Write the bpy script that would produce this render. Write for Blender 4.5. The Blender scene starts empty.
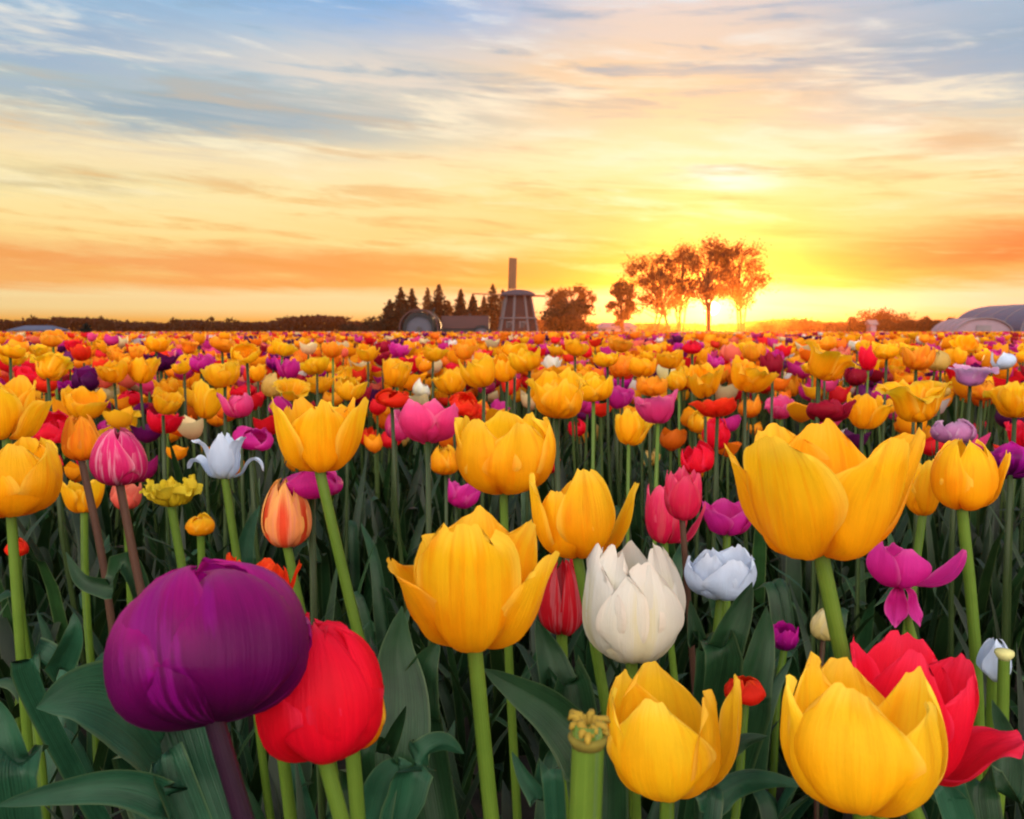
import bpy, math, random
import numpy as np
from mathutils import Vector, Matrix, Quaternion

# ------------------------------------------------------------------ camera, sky, sun, exposure
R = math.radians
scene = bpy.context.scene
col = scene.collection
W, H, F = 1024, 819, 887.0
EYE = 331.0                                   # image row of the horizon
PITCH = math.atan((H / 2 - EYE) / F)
CAM = np.array([0.0, 0.0, 0.6])
FWD = np.array([0.0, math.cos(PITCH), -math.sin(PITCH)])
UPV = np.array([0.0, math.sin(PITCH), math.cos(PITCH)])
RGT = np.array([1.0, 0.0, 0.0])

cam_data = bpy.data.cameras.new('camera')
cam_data.sensor_width = 36.0
cam_data.lens = F / W * 36.0
cam_data.clip_start = 0.02
cam_data.clip_end = 3000.0
cam_data.dof.use_dof = True
cam_data.dof.focus_distance = 0.55
cam_data.dof.aperture_fstop = 26.0
cam = bpy.data.objects.new('camera', cam_data)
cam.location = CAM
cam.rotation_euler = (math.pi / 2 - PITCH, 0, 0)
col.objects.link(cam)
scene.camera = cam

scene.view_settings.view_transform = 'Standard'
scene.view_settings.look = 'None'
scene.view_settings.exposure = 0.2
scene.view_settings.gamma = 1.0
scene.view_settings.use_curve_mapping = False
scene.cycles.use_denoising = True
scene.cycles.max_bounces = 7
scene.cycles.diffuse_bounces = 3
scene.cycles.transmission_bounces = 4
scene.cycles.volume_bounces = 0
scene.cycles.filter_width = 2.0
scene.cycles.sample_clamp_indirect = 6.0

def ray(px, py):
    d = FWD + RGT * ((px - W / 2) / F) + UPV * ((H / 2 - py) / F)
    return d
def at(px, py, depth):
    return CAM + ray(px, py) * depth
def proj(P):
    P = np.asarray(P, float) - CAM
    z = P @ FWD
    return np.stack([W / 2 + F * (P @ RGT) / z, H / 2 - F * (P @ UPV) / z], -1)

SUN_PX = (712, 308)
sd = ray(*SUN_PX); sd = sd / np.linalg.norm(sd)
SUN_EL = math.asin(sd[2]); SUN_AZ = math.atan2(sd[0], sd[1])     # azimuth from +Y towards +X

def lin(c):
    return tuple(((x / 255) / 12.92 if x / 255 <= 0.04045 else ((x / 255 + 0.055) / 1.055) ** 2.4) for x in c[:3]) + (1.0,)

class NT:
    """small helper round a node tree"""
    def __init__(s, tree): s.t = tree; s.n = tree.nodes; s.l = tree.links
    def new(s, kind, **kw):
        n = s.n.new(kind)
        for k, v in kw.items(): setattr(n, k, v)
        return n
    def put(s, sock, v):
        if isinstance(v, bpy.types.NodeSocket): s.l.new(v, sock)
        else: sock.default_value = v
    def math(s, op, a, b=None, c=None, clamp=False):
        n = s.new('ShaderNodeMath', operation=op, use_clamp=clamp)
        s.put(n.inputs[0], a)
        if b is not None: s.put(n.inputs[1], b)
        if c is not None: s.put(n.inputs[2], c)
        return n.outputs[0]
    def mix(s, f, a, b, blend='MIX'):
        n = s.new('ShaderNodeMix', data_type='RGBA', blend_type=blend)
        s.put(n.inputs[0], f); s.put(n.inputs[6], a); s.put(n.inputs[7], b)
        return n.outputs[2]
    def ramp(s, f, stops, interp='LINEAR'):
        n = s.new('ShaderNodeValToRGB')
        e = n.color_ramp.elements
        n.color_ramp.interpolation = interp
        while len(e) < len(stops): e.new(0.5)
        for k, (p, c) in enumerate(stops): e[k].position = p; e[k].color = c
        s.put(n.inputs[0], f)
        return n.outputs[0]
    def smooth(s, x, a, b):
        n = s.new('ShaderNodeMapRange', interpolation_type='SMOOTHSTEP')
        s.put(n.inputs[0], x); n.inputs[1].default_value = a; n.inputs[2].default_value = b
        return n.outputs[0]
    def xyz(s, x, y, z=0.0):
        n = s.new('ShaderNodeCombineXYZ')
        s.put(n.inputs[0], x); s.put(n.inputs[1], y); s.put(n.inputs[2], z)
        return n.outputs[0]
    def noise(s, vec, scale, detail=4.0, rough=0.5, dist=0.0):
        n = s.new('ShaderNodeTexNoise')
        s.put(n.inputs['Vector'], vec)
        n.inputs['Scale'].default_value = scale; n.inputs['Detail'].default_value = detail
        n.inputs['Roughness'].default_value = rough; n.inputs['Distortion'].default_value = dist
        return n.outputs[0]

def build_world():
    w = bpy.data.worlds.new('World'); scene.world = w; w.use_nodes = True
    w.node_tree.nodes.clear()
    N = NT(w.node_tree)
    co = N.new('ShaderNodeTexCoord').outputs['Generated']
    sep = N.new('ShaderNodeSeparateXYZ'); N.l.new(co, sep.inputs[0])
    X, Y, Z = sep.outputs
    el = N.math('MULTIPLY', N.math('ARCSINE', Z), 180 / math.pi)
    az = N.math('MULTIPLY', N.math('ARCTAN2', X, Y), 180 / math.pi)
    # wind-drawn cirrus: noise stretched along the horizon, slightly tilted
    tilt = N.math('ADD', el, N.math('MULTIPLY', az, 0.07))
    n_big = N.noise(N.xyz(N.math('MULTIPLY', az, 0.05), N.math('MULTIPLY', tilt, 0.20), 3.1), 1.0, 6, 0.55, 0.4)
    n_str = N.noise(N.xyz(N.math('MULTIPLY', az, 0.075), N.math('MULTIPLY', tilt, 0.75), 9.7), 1.0, 8, 0.62, 0.6)
    n_fin = N.noise(N.xyz(N.math('MULTIPLY', az, 0.22), N.math('MULTIPLY', tilt, 1.9), 4.2), 1.0, 6, 0.65, 0.3)
    dn = lambda n, k: N.math('MULTIPLY', N.math('SUBTRACT', n, 0.5), k)
    azw = N.math('ADD', az, N.math('ADD', dn(n_big, 14.0), dn(n_fin, 5.0)))
    elw = N.math('ADD', el, N.math('ADD', dn(n_str, 3.2), dn(n_fin, 1.1)))
    elm = N.math('ADD', el, N.math('MULTIPLY', N.math('ADD', dn(n_str, 2.8), dn(n_fin, 0.9)), N.smooth(el, 0.5, 5.0)))
    f = N.math('DIVIDE', elm, 30.0, clamp=True)
    side = N.ramp(f, [(0.0, lin((240, 140, 70))), (0.022, lin((252, 198, 100))), (0.045, lin((255, 245, 175))), (0.072, lin((255, 247, 185))),
                      (0.095, lin((250, 184, 108))), (0.14, lin((246, 174, 104))), (0.185, lin((255, 228, 150))), (0.27, lin((255, 239, 176))),
                      (0.36, lin((250, 228, 182))), (0.42, lin((208, 212, 196))), (0.49, lin((166, 194, 208))), (0.56, lin((166, 198, 222))),
                      (0.66, lin((132, 184, 228))), (1.0, lin((112, 166, 222)))])
    sunny = N.ramp(f, [(0.0, lin((250, 160, 45))), (0.03, lin((255, 236, 170))), (0.07, lin((255, 246, 200))), (0.10, lin((250, 190, 72))),
                       (0.15, lin((250, 186, 88))), (0.21, lin((252, 212, 124))), (0.28, lin((255, 230, 150))), (0.36, lin((255, 241, 180))), (0.45, lin((252, 224, 172))),
                       (0.55, lin((246, 218, 182))), (0.64, lin((236, 218, 206))), (0.7, lin((224, 216, 214))), (1.0, lin((176, 200, 222)))])
    q = N.math('DIVIDE', N.math('SUBTRACT', azw, 9.0), 15.5)
    near = N.math('EXPONENT', N.math('MULTIPLY', N.math('MULTIPLY', q, q), -1.0))
    c = N.mix(near, side, sunny)

    def blob(c, a0, e0, sa, se, colour, amount, tex=None):
        qa = N.math('DIVIDE', N.math('SUBTRACT', azw, a0), sa)
        qe = N.math('DIVIDE', N.math('SUBTRACT', elw, e0), se)
        g = N.math('EXPONENT', N.math('MULTIPLY', N.math('ADD', N.math('MULTIPLY', qa, qa), N.math('MULTIPLY', qe, qe)), -1.0))
        if tex is not None: g = N.math('MULTIPLY', g, tex)
        return N.mix(N.math('MULTIPLY', g, amount, clamp=True), c, lin(colour))
    n_pt2 = N.noise(N.xyz(N.math('MULTIPLY', az, 0.15), N.math('MULTIPLY', tilt, 1.05), 6.6), 1.0, 9, 0.6, 0.4)
    wisp = N.smooth(n_str, 0.36, 0.62)
    wisp2 = N.smooth(n_fin, 0.3, 0.7)
    c = blob(c, -20, 3.7, 18, 0.6, (246, 165, 98), 0.62, wisp2)
    c = blob(c, -5, 3.6, 9, 0.5, (250, 165, 85), 0.6)
    c = blob(c, 29, 4.7, 9, 1.2, (246, 122, 66), 1.0)
    c = blob(c, 31, 7.4, 6, 0.6, (247, 185, 120), 0.7)
    c = blob(c, 6, 7.6, 7, 0.7, (248, 195, 100), 0.6, wisp2)
    c = blob(c, -27, 8.6, 8, 0.8, (205, 195, 152), 0.75, wisp2)
    c = blob(c, -20, 12.6, 15, 1.5, (140, 172, 190), 0.95)
    c = blob(c, -29, 17.0, 11, 3.2, (140, 174, 206), 0.95, wisp)
    c = blob(c, -8, 20.0, 9, 2.0, (118, 176, 230), 0.9)
    c = blob(c, 27, 15.5, 10, 2.8, (150, 180, 204), 1.0)
    c = blob(c, 31, 19.5, 6, 1.6, (150, 186, 226), 0.9)
    c = blob(c, 31, 10.5, 5, 0.9, (205, 192, 170), 0.55)
    c = blob(c, 5, 15.6, 5, 1.1, (246, 208, 160), 0.7)
    c = blob(c, 14, 14.4, 9, 1.0, (250, 215, 150), 0.5, wisp)
    c = blob(c, -10, 15.5, 12, 2.0, (240, 225, 205), 0.75, wisp)
    c = blob(c, -22, 10.2, 13, 0.5, (255, 240, 190), 0.75, wisp2)
    c = blob(c, -3, 5.6, 10, 0.35, (255, 238, 165), 0.7, wisp2)
    c = blob(c, 13.6, 9.3, 3.0, 0.6, (255, 255, 246), 1.0, N.smooth(n_pt2, 0.2, 0.45))
    c = blob(c, 23.2, 11.6, 2.2, 0.4, (255, 250, 225), 0.9)
    c = blob(c, 22.5, 1.9, 12, 0.8, (255, 252, 222), 0.8)
    c = blob(c, 6, 10.5, 14, 2.0, (255, 244, 190), 0.6, wisp)
    # broken layers: cream lit edges and duller undersides
    n_pat = N.noise(N.xyz(N.math('MULTIPLY', az, 0.075), N.math('MULTIPLY', tilt, 0.55), 21.3), 1.0, 9, 0.56, 0.5)
    hi = N.smooth(el, 2.2, 4.5)
    lift = N.math('MULTIPLY', N.smooth(N.math('MULTIPLY_ADD', n_pt2, 0.4, N.math('MULTIPLY', n_pat, 0.6)), 0.5, 0.66), hi)
    c = N.mix(N.math('MULTIPLY', lift, 0.85), c, N.ramp(f, [(0.1, lin((255, 232, 140))), (0.3, lin((255, 248, 205))), (0.5, lin((255, 242, 214))), (0.65, lin((226, 234, 240)))]))
    dull = N.math('MULTIPLY', N.smooth(N.math('MULTIPLY_ADD', n_pt2, 0.45, N.math('MULTIPLY', n_str, 0.55)), 0.5, 0.35), hi)
    c = N.mix(N.math('MULTIPLY', dull, 0.7), c, N.ramp(f, [(0.1, lin((243, 158, 78))), (0.25, lin((238, 188, 112))), (0.4, lin((214, 192, 160))), (0.52, lin((150, 178, 196))), (0.7, lin((128, 170, 210)))]))
    # dim sky overhead; out of view behind, brightness added to fill the flowers
    overhead = N.mix(N.smooth(n_big, 0.3, 0.7), (.40, .46, .58, 1), (.60, .59, .62, 1))
    c = N.mix(N.smooth(el, 24.0, 55.0), c, overhead)
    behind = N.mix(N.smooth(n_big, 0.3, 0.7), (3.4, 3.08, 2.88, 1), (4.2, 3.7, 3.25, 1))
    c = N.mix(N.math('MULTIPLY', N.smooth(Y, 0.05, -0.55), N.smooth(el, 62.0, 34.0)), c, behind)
    # below the horizon: dull
    c = N.mix(N.smooth(el, -0.2, -3.0), c, (0.05, 0.045, 0.03, 1))
    # the low sun and its aureole
    dot = N.new('ShaderNodeVectorMath', operation='DOT_PRODUCT')
    N.l.new(co, dot.inputs[0]); dot.inputs[1].default_value = tuple(sd)
    ang = N.math('MULTIPLY', N.math('ARCCOSINE', N.math('MINIMUM', dot.outputs['Value'], 0.9999999)), 180 / math.pi)
    a1 = N.math('MULTIPLY', N.math('EXPONENT', N.math('DIVIDE', ang, -0.9)), 1.6)
    a2 = N.math('MULTIPLY', N.math('EXPONENT', N.math('DIVIDE', ang, -6.0)), 0.10)
    disc = N.math('MULTIPLY', N.smooth(ang, 0.5, 0.25), 12.0)
    g1 = N.mix(1.0, N.mix(1.0, (1.0, 0.78, 0.38, 1), (0, 0, 0, 1)), (0, 0, 0, 1))
    def scaled(colour, k):
        vm = N.new('ShaderNodeVectorMath', operation='SCALE'); vm.inputs[0].default_value = colour; N.l.new(k, vm.inputs['Scale']); return vm.outputs[0]
    def add(a, b):
        vm = N.new('ShaderNodeVectorMath', operation='ADD'); N.l.new(a, vm.inputs[0]); N.l.new(b, vm.inputs[1]); return vm.outputs[0]
    c = add(c, scaled((1.0, 0.72, 0.30), a1))
    c = add(c, scaled((1.0, 0.40, 0.05), a2))
    c = add(c, scaled((1.0, 0.85, 0.55), disc))
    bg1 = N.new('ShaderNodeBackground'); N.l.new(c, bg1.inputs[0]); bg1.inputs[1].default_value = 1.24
    sky = N.new('ShaderNodeTexSky', sky_type='NISHITA')
    sky.sun_disc = False; sky.sun_elevation = SUN_EL; sky.sun_rotation = SUN_AZ; sky.air_density = 1.0; sky.dust_density = 0.2
    bg2 = N.new('ShaderNodeBackground'); N.l.new(sky.outputs[0], bg2.inputs[0]); bg2.inputs[1].default_value = 0.05
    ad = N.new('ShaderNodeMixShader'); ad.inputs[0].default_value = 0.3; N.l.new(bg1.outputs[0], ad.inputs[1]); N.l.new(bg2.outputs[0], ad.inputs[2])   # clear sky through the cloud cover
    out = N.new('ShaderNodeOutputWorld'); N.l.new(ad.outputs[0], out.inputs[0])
build_world()

sun_l = bpy.data.lights.new('sun', 'SUN')
sun_l.energy = 4.0; sun_l.angle = R(0.5); sun_l.color = (1.0, 0.58, 0.24)
sun = bpy.data.objects.new('sun', sun_l)
sun.rotation_euler = Vector(sd).to_track_quat('Z', 'Y').to_euler()
sun.location = (20, 60, 30)
col.objects.link(sun)

# ------------------------------------------------------------------ helpers
rng = np.random.default_rng(11)
random.seed(5)

def tag(o, label=None, cat=None, group=None, kind=None):
    if label: o['label'] = label
    if cat: o['category'] = cat
    if group: o['group'] = group
    if kind: o['kind'] = kind
    return o

def mesh_from(name, verts, faces, uvs=None, cols=None, smooth=True):
    """verts (n,3); faces (m,4) or list of index tuples; uvs per vertex; cols per vertex"""
    me = bpy.data.meshes.new(name)
    verts = np.asarray(verts, np.float32)
    if isinstance(faces, np.ndarray):
        m, k = faces.shape
        me.vertices.add(len(verts)); me.vertices.foreach_set('co', verts.ravel())
        me.loops.add(m * k); me.loops.foreach_set('vertex_index', faces.astype(np.int32).ravel())
        me.polygons.add(m)
        me.polygons.foreach_set('loop_start', np.arange(0, m * k, k, dtype=np.int32))
        me.polygons.foreach_set('loop_total', np.full(m, k, np.int32))
        me.update(calc_edges=True)
    else:
        me.from_pydata([tuple(v) for v in verts.tolist()], [], faces)
    if smooth: me.polygons.foreach_set('use_smooth', np.ones(len(me.polygons), bool))
    if uvs is not None:
        li = np.empty(len(me.loops), np.int32); me.loops.foreach_get('vertex_index', li)
        ul = me.uv_layers.new(name='UVMap'); ul.data.foreach_set('uv', np.asarray(uvs, np.float32)[li].ravel())
    if cols is not None:
        ca = me.color_attributes.new('Col', 'FLOAT_COLOR', 'POINT')
        ca.data.foreach_set('color', np.asarray(cols, np.float32).ravel())
    me.validate(); me.update()
    return me

def obj(name, me, mat=None, parent=None):
    o = bpy.data.objects.new(name, me)
    if mat is not None:
        if len(me.materials) == 0: me.materials.append(mat)
        elif me.materials[0] is not mat:
            o.material_slots[0].link = 'OBJECT'; o.material_slots[0].material = mat
    col.objects.link(o)
    if parent is not None: o.parent = parent
    return o

def empty(name, loc):
    o = bpy.data.objects.new(name, None); o.location = loc; o.empty_display_size = 0.02
    col.objects.link(o); return o

class MB:
    """collects shapes into one mesh"""
    def __init__(s): s.v = []; s.f = []; s.uv = []
    def add(s, verts, faces, uv=None):
        k = len(s.v); verts = [tuple(map(float, p)) for p in verts]
        s.v += verts; s.f += [tuple(int(i) + k for i in f) for f in faces]
        s.uv += [tuple(u) for u in uv] if uv is not None else [(0.5, 0.5)] * len(verts)
    def box(s, c, size, rz=0.0, top=1.0):
        hx, hy, hz = size[0] / 2, size[1] / 2, size[2] / 2
        vs = [(-hx, -hy, -hz), (hx, -hy, -hz), (hx, hy, -hz), (-hx, hy, -hz), (-hx * top, -hy * top, hz), (hx * top, -hy * top, hz), (hx * top, hy * top, hz), (-hx * top, hy * top, hz)]
        ca, sa = math.cos(rz), math.sin(rz)
        s.add([(c[0] + x * ca - y * sa, c[1] + x * sa + y * ca, c[2] + z) for x, y, z in vs],
              [(0, 3, 2, 1), (4, 5, 6, 7), (0, 1, 5, 4), (1, 2, 6, 5), (2, 3, 7, 6), (3, 0, 4, 7)])
    def tube(s, pts, rad, n=8, cap=True):
        pts = [np.asarray(p, float) for p in pts]
        rad = [rad] * len(pts) if np.isscalar(rad) else list(rad)
        vs = []; fs = []; uv = []
        t0 = pts[1] - pts[0]; t0 /= np.linalg.norm(t0)
        a = np.cross(t0, [0, 0, 1.0]); a = np.array([1.0, 0, 0]) if np.linalg.norm(a) < 1e-3 else a / np.linalg.norm(a)
        for i, p in enumerate(pts):
            t = pts[min(i + 1, len(pts) - 1)] - pts[max(i - 1, 0)]; t = t / (np.linalg.norm(t) + 1e-12)
            a = a - t * (a @ t); a /= (np.linalg.norm(a) + 1e-12); b = np.cross(t, a)
            for k in range(n):
                q = 2 * math.pi * k / n
                vs.append(p + rad[i] * (a * math.cos(q) + b * math.sin(q))); uv.append((k / n, i / (len(pts) - 1)))
        for i in range(len(pts) - 1):
            for k in range(n):
                fs.append((i * n + k, i * n + (k + 1) % n, (i + 1) * n + (k + 1) % n, (i + 1) * n + k))
        if cap:
            fs.append(tuple(range(n - 1, -1, -1))); fs.append(tuple(range((len(pts) - 1) * n, len(pts) * n)))
        s.add(vs, fs, uv)
    def build(s, name, mat, parent=None, smooth=False):
        me = mesh_from(name, np.array(s.v), s.f, np.array(s.uv), smooth=smooth)
        return obj(name, me, mat, parent)

# ------------------------------------------------------------------ materials
def new_mat(name):
    m = bpy.data.materials.new(name); m.use_nodes = True; m.node_tree.nodes.clear()
    return m, NT(m.node_tree)

def finish(N, bsdf):
    o = N.new('ShaderNodeOutputMaterial'); N.l.new(bsdf, o.inputs['Surface'])

def plain(name, c, rough=0.7, noise=0.25, scale=8.0, spec=0.3, coord='Object'):
    m, N = new_mat(name)
    co = N.new('ShaderNodeTexCoord').outputs[coord]
    n = N.noise(co, scale, 5, 0.6)
    k = N.math('ADD', 1.0 - noise, N.math('MULTIPLY', n, 2 * noise))
    c = tuple(c)[:3] + (1.0,)
    cc = N.mix(1.0, c, N.xyz(k, k, k), 'MULTIPLY')
    b = N.new('ShaderNodeBsdfPrincipled')
    N.l.new(cc, b.inputs['Base Color']); b.inputs['Roughness'].default_value = rough; b.inputs['Specular IOR Level'].default_value = spec
    finish(N, b.outputs[0]); return m

def petal_mat(name, base, mid, tip, streak=None, s_amt=0.0, rim=None, rim_amt=0.25, trans=0.42, tcol=None, flame=0.0, midstripe=None, mottled=0.17, gloss=0.12, rough=0.5):
    """pigment, with some painted shading and glow, runs along the petal (UV v) from base to tip, veins run across (UV u)"""
    m, N = new_mat(name)
    uvn = N.new('ShaderNodeUVMap'); uvn.uv_map = 'UVMap'
    sp = N.new('ShaderNodeSeparateXYZ'); N.l.new(uvn.outputs[0], sp.inputs[0])
    u, v = sp.outputs[0], sp.outputs[1]
    oi = N.new('ShaderNodeObjectInfo')
    rnd = N.math('MULTIPLY', oi.outputs['Random'], 37.0)
    L3 = lambda c: tuple(c) + (1.0,)
    wob = N.noise(N.xyz(N.math('MULTIPLY', u, 3.0), N.math('MULTIPLY', v, 1.5), rnd), 1.0, 3)
    vv = N.math('ADD', v, N.math('MULTIPLY', N.math('SUBTRACT', wob, 0.5), 0.35))
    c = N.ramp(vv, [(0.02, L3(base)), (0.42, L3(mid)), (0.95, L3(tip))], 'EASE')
    au = N.math('ABSOLUTE', N.math('MULTIPLY_ADD', u, 2.0, -1.0))
    vein = N.noise(N.xyz(N.math('MULTIPLY', u, 34.0), N.math('MULTIPLY', v, 2.2), rnd), 1.0, 4, 0.6)
    blot = N.noise(N.xyz(N.math('MULTIPLY', u, 5.0), N.math('MULTIPLY', v, 5.0), rnd), 1.0, 5, 0.6)
    if streak is not None:
        sn = N.noise(N.xyz(N.math('MULTIPLY', u, 7.0), N.math('MULTIPLY', v, 1.1), rnd), 1.0, 4, 0.55, 0.4)
        sf = N.smooth(sn, 0.5, 0.6)
        c = N.mix(N.math('MULTIPLY', sf, s_amt), c, L3(streak))
    if midstripe is not None:
        ms = N.math('MULTIPLY', N.smooth(N.math('ADD', au, N.math('MULTIPLY', N.math('SUBTRACT', vein, 0.5), 0.5)), 0.34, 0.12), N.smooth(v, 0.95, 0.6))
        c = N.mix(ms, c, L3(midstripe))
    if rim is not None:
        rf = N.math('MAXIMUM', N.smooth(N.math('MULTIPLY_ADD', vein, 0.2, au), 0.84, 1.08), N.smooth(N.math('MULTIPLY_ADD', vein, 0.16, v), 0.92, 1.08))
        c = N.mix(N.math('MULTIPLY', rf, rim_amt), c, L3(rim))  # lighter rim paints light glowing through the thin petal edges
    vein2 = N.noise(N.xyz(N.math('MULTIPLY', u, 90.0), N.math('MULTIPLY', v, 3.0), rnd), 1.0, 3, 0.6)
    speck = N.noise(N.xyz(N.math('MULTIPLY', u, 40.0), N.math('MULTIPLY', v, 46.0), rnd), 1.0, 3, 0.7)
    k = N.math('ADD', 1.0 - mottled * 2.0, N.math('ADD', N.math('MULTIPLY', vein, mottled * 1.6), N.math('MULTIPLY', blot, mottled * 1.4)))
    k = N.math('ADD', k, N.math('ADD', N.math('MULTIPLY', vein2, mottled * 0.7), N.math('MULTIPLY', speck, mottled * 0.35)))
    c = N.mix(N.math('MULTIPLY', N.math('FRACT', N.math('MULTIPLY', oi.outputs['Random'], 7.13)), 0.38), c, L3(base if mottled > .1 else mid))
    # each flower a little lighter or deeper than the next
    k = N.math('MULTIPLY', k, N.math('MULTIPLY_ADD', oi.outputs['Random'], 0.2, 0.88))
    c = N.mix(1.0, c, N.xyz(k, k, k), 'MULTIPLY')
    bp = N.new('ShaderNodeBump'); bp.inputs['Strength'].default_value = 0.4; bp.inputs['Distance'].default_value = 0.0016
    N.l.new(N.math('ADD', N.math('MULTIPLY_ADD', vein, 0.9, N.math('MULTIPLY', vein2, 0.35)), N.math('MULTIPLY', blot, 0.9)), bp.inputs['Height'])
    b = N.new('ShaderNodeBsdfPrincipled')
    N.l.new(c, b.inputs['Base Color']); b.inputs['Roughness'].default_value = rough; b.inputs['Specular IOR Level'].default_value = gloss
    N.l.new(bp.outputs[0], b.inputs['Normal'])
    t = N.new('ShaderNodeBsdfTranslucent')
    N.l.new(c if tcol is None else N.mix(0.5, c, L3(tcol)), t.inputs[0]); N.l.new(bp.outputs[0], t.inputs['Normal'])
    mx = N.new('ShaderNodeMixShader'); mx.inputs[0].default_value = trans
    N.l.new(b.outputs[0], mx.inputs[1]); N.l.new(t.outputs[0], mx.inputs[2])
    finish(N, mx.outputs[0]); return m

PM = {
    'yellow': petal_mat('yellow_petal', (.86, .17, .001), (.94, .42, .003), (.96, .60, .012), rim=(.98, .74, .08), rim_amt=.65, tcol=(1.0, .60, .01), streak=(.90, .29, .001), s_amt=.5),  # orange base, here and in lemon, has low glow and shading painted in
    'lemon': petal_mat('lemon_petal', (.88, .27, .002), (.95, .54, .006), (.97, .66, .02), rim=(.98, .78, .12), rim_amt=.55, tcol=(1.0, .7, .04), streak=(.92, .42, .003), s_amt=.45),
    'orange': petal_mat('orange_petal', (.80, .12, .004), (.92, .32, .006), (.94, .42, .02), rim=(.95, .6, .08), rim_amt=.5, tcol=(1, .4, .02), streak=(.85, .15, .01), s_amt=.5),
    'red': petal_mat('red_petal', (.64, .003, .012), (.82, .004, .025), (.90, .010, .050), rim=(.94, .08, .22), rim_amt=.3, tcol=(.95, .02, .02)),
    'scarlet': petal_mat('scarlet_petal', (.70, .03, .004), (.80, .022, .008), (.86, .035, .012), rim=(.9, .2, .03), rim_amt=.35, tcol=(1, .08, .01)),
    'crimson': petal_mat('crimson_petal', (.22, .003, .012), (.34, .005, .022), (.42, .010, .04), rim=(.5, .04, .1), rim_amt=.3),
    'pink': petal_mat('pink_petal', (.62, .03, .12), (.76, .03, .20), (.82, .10, .34), rim=(.9, .34, .52), rim_amt=.45, tcol=(.95, .08, .25)),
    'rose': petal_mat('rose_petal', (.62, .012, .05), (.78, .014, .09), (.86, .05, .17), rim=(.9, .22, .36), rim_amt=.45, streak=(.8, .2, .18), s_amt=.35, tcol=(.95, .04, .14)),
    'magenta': petal_mat('magenta_petal', (.40, .006, .12), (.60, .012, .24), (.70, .04, .38), rim=(.8, .20, .52), rim_amt=.4, tcol=(.85, .02, .35)),
    'purple': petal_mat('purple_petal', (.034, .001, .028), (.15, .002, .105), (.58, .006, .30), rim=(.72, .04, .36), rim_amt=.4, tcol=(.6, .008, .38), streak=(.42, .006, .36), s_amt=.5, trans=.34, gloss=.14, rough=.42),  # bright tip has the backlit highlight near the top painted in
    'dark_purple': petal_mat('dark_purple_petal', (.045, .002, .035), (.075, .003, .06), (.12, .005, .10), rim=(.2, .02, .17), rim_amt=.3),
    'white': petal_mat('white_petal', (.56, .54, .26), (.68, .69, .60), (.74, .76, .74), rim=(.84, .72, .62), rim_amt=.45, midstripe=(.70, .68, .44), mottled=.06, tcol=(.95, .85, .6), trans=.28),
    'pale_blue': petal_mat('icy_white_petal', (.58, .56, .36), (.50, .62, .80), (.58, .69, .86), rim=(.74, .82, .92), rim_amt=.4, mottled=.06, trans=.25),
    'cream': petal_mat('cream_petal', (.62, .50, .12), (.78, .66, .26), (.84, .76, .44), rim=(.9, .85, .6), rim_amt=.4, mottled=.08),
    'lilac': petal_mat('lilac_petal', (.45, .16, .28), (.52, .18, .44), (.68, .38, .66), rim=(.85, .7, .85), rim_amt=.5),
    'salmon': petal_mat('salmon_petal', (.72, .08, .05), (.82, .13, .09), (.86, .24, .16), rim=(.9, .4, .25), rim_amt=.45),
    'flame': petal_mat('flame_petal', (.80, .16, .06), (.90, .40, .12), (.94, .58, .16), midstripe=(.72, .03, .006), rim=(.95, .62, .12), rim_amt=.6, streak=(.86, .34, .22), s_amt=.6, trans=.3),
    'pink_stripe': petal_mat('pink_striped_petal', (.40, .010, .05), (.62, .014, .13), (.68, .03, .19), streak=(.80, .34, .48), s_amt=.75, rim=(.85, .3, .4), rim_amt=.5, trans=.26),
    'red_stripe': petal_mat('red_striped_petal', (.36, .006, .012), (.54, .008, .02), (.66, .02, .035), streak=(.60, .30, .34), s_amt=.35),
    'daffodil': petal_mat('ragged_yellow_petal', (.62, .36, .01), (.82, .62, .02), (.86, .70, .05), mottled=.14),
    'tan': petal_mat('faded_yellow_petal', (.62, .34, .05), (.72, .46, .10), (.74, .54, .18)),
}
COLWORD = {'yellow': 'golden', 'lemon': 'lemon', 'orange': 'orange', 'red': 'red', 'scarlet': 'scarlet', 'crimson': 'dark crimson', 'pink': 'pink', 'rose': 'rose pink', 'magenta': 'magenta',
           'purple': 'purple', 'dark_purple': 'dark purple', 'white': 'white', 'pale_blue': 'icy white', 'cream': 'cream', 'lilac': 'lilac', 'salmon': 'salmon', 'flame': 'flame striped', 'tan': 'dull yellow', 'daffodil': 'yellow',
           'pink_stripe': 'pink striped', 'red_stripe': 'red striped'}

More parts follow.
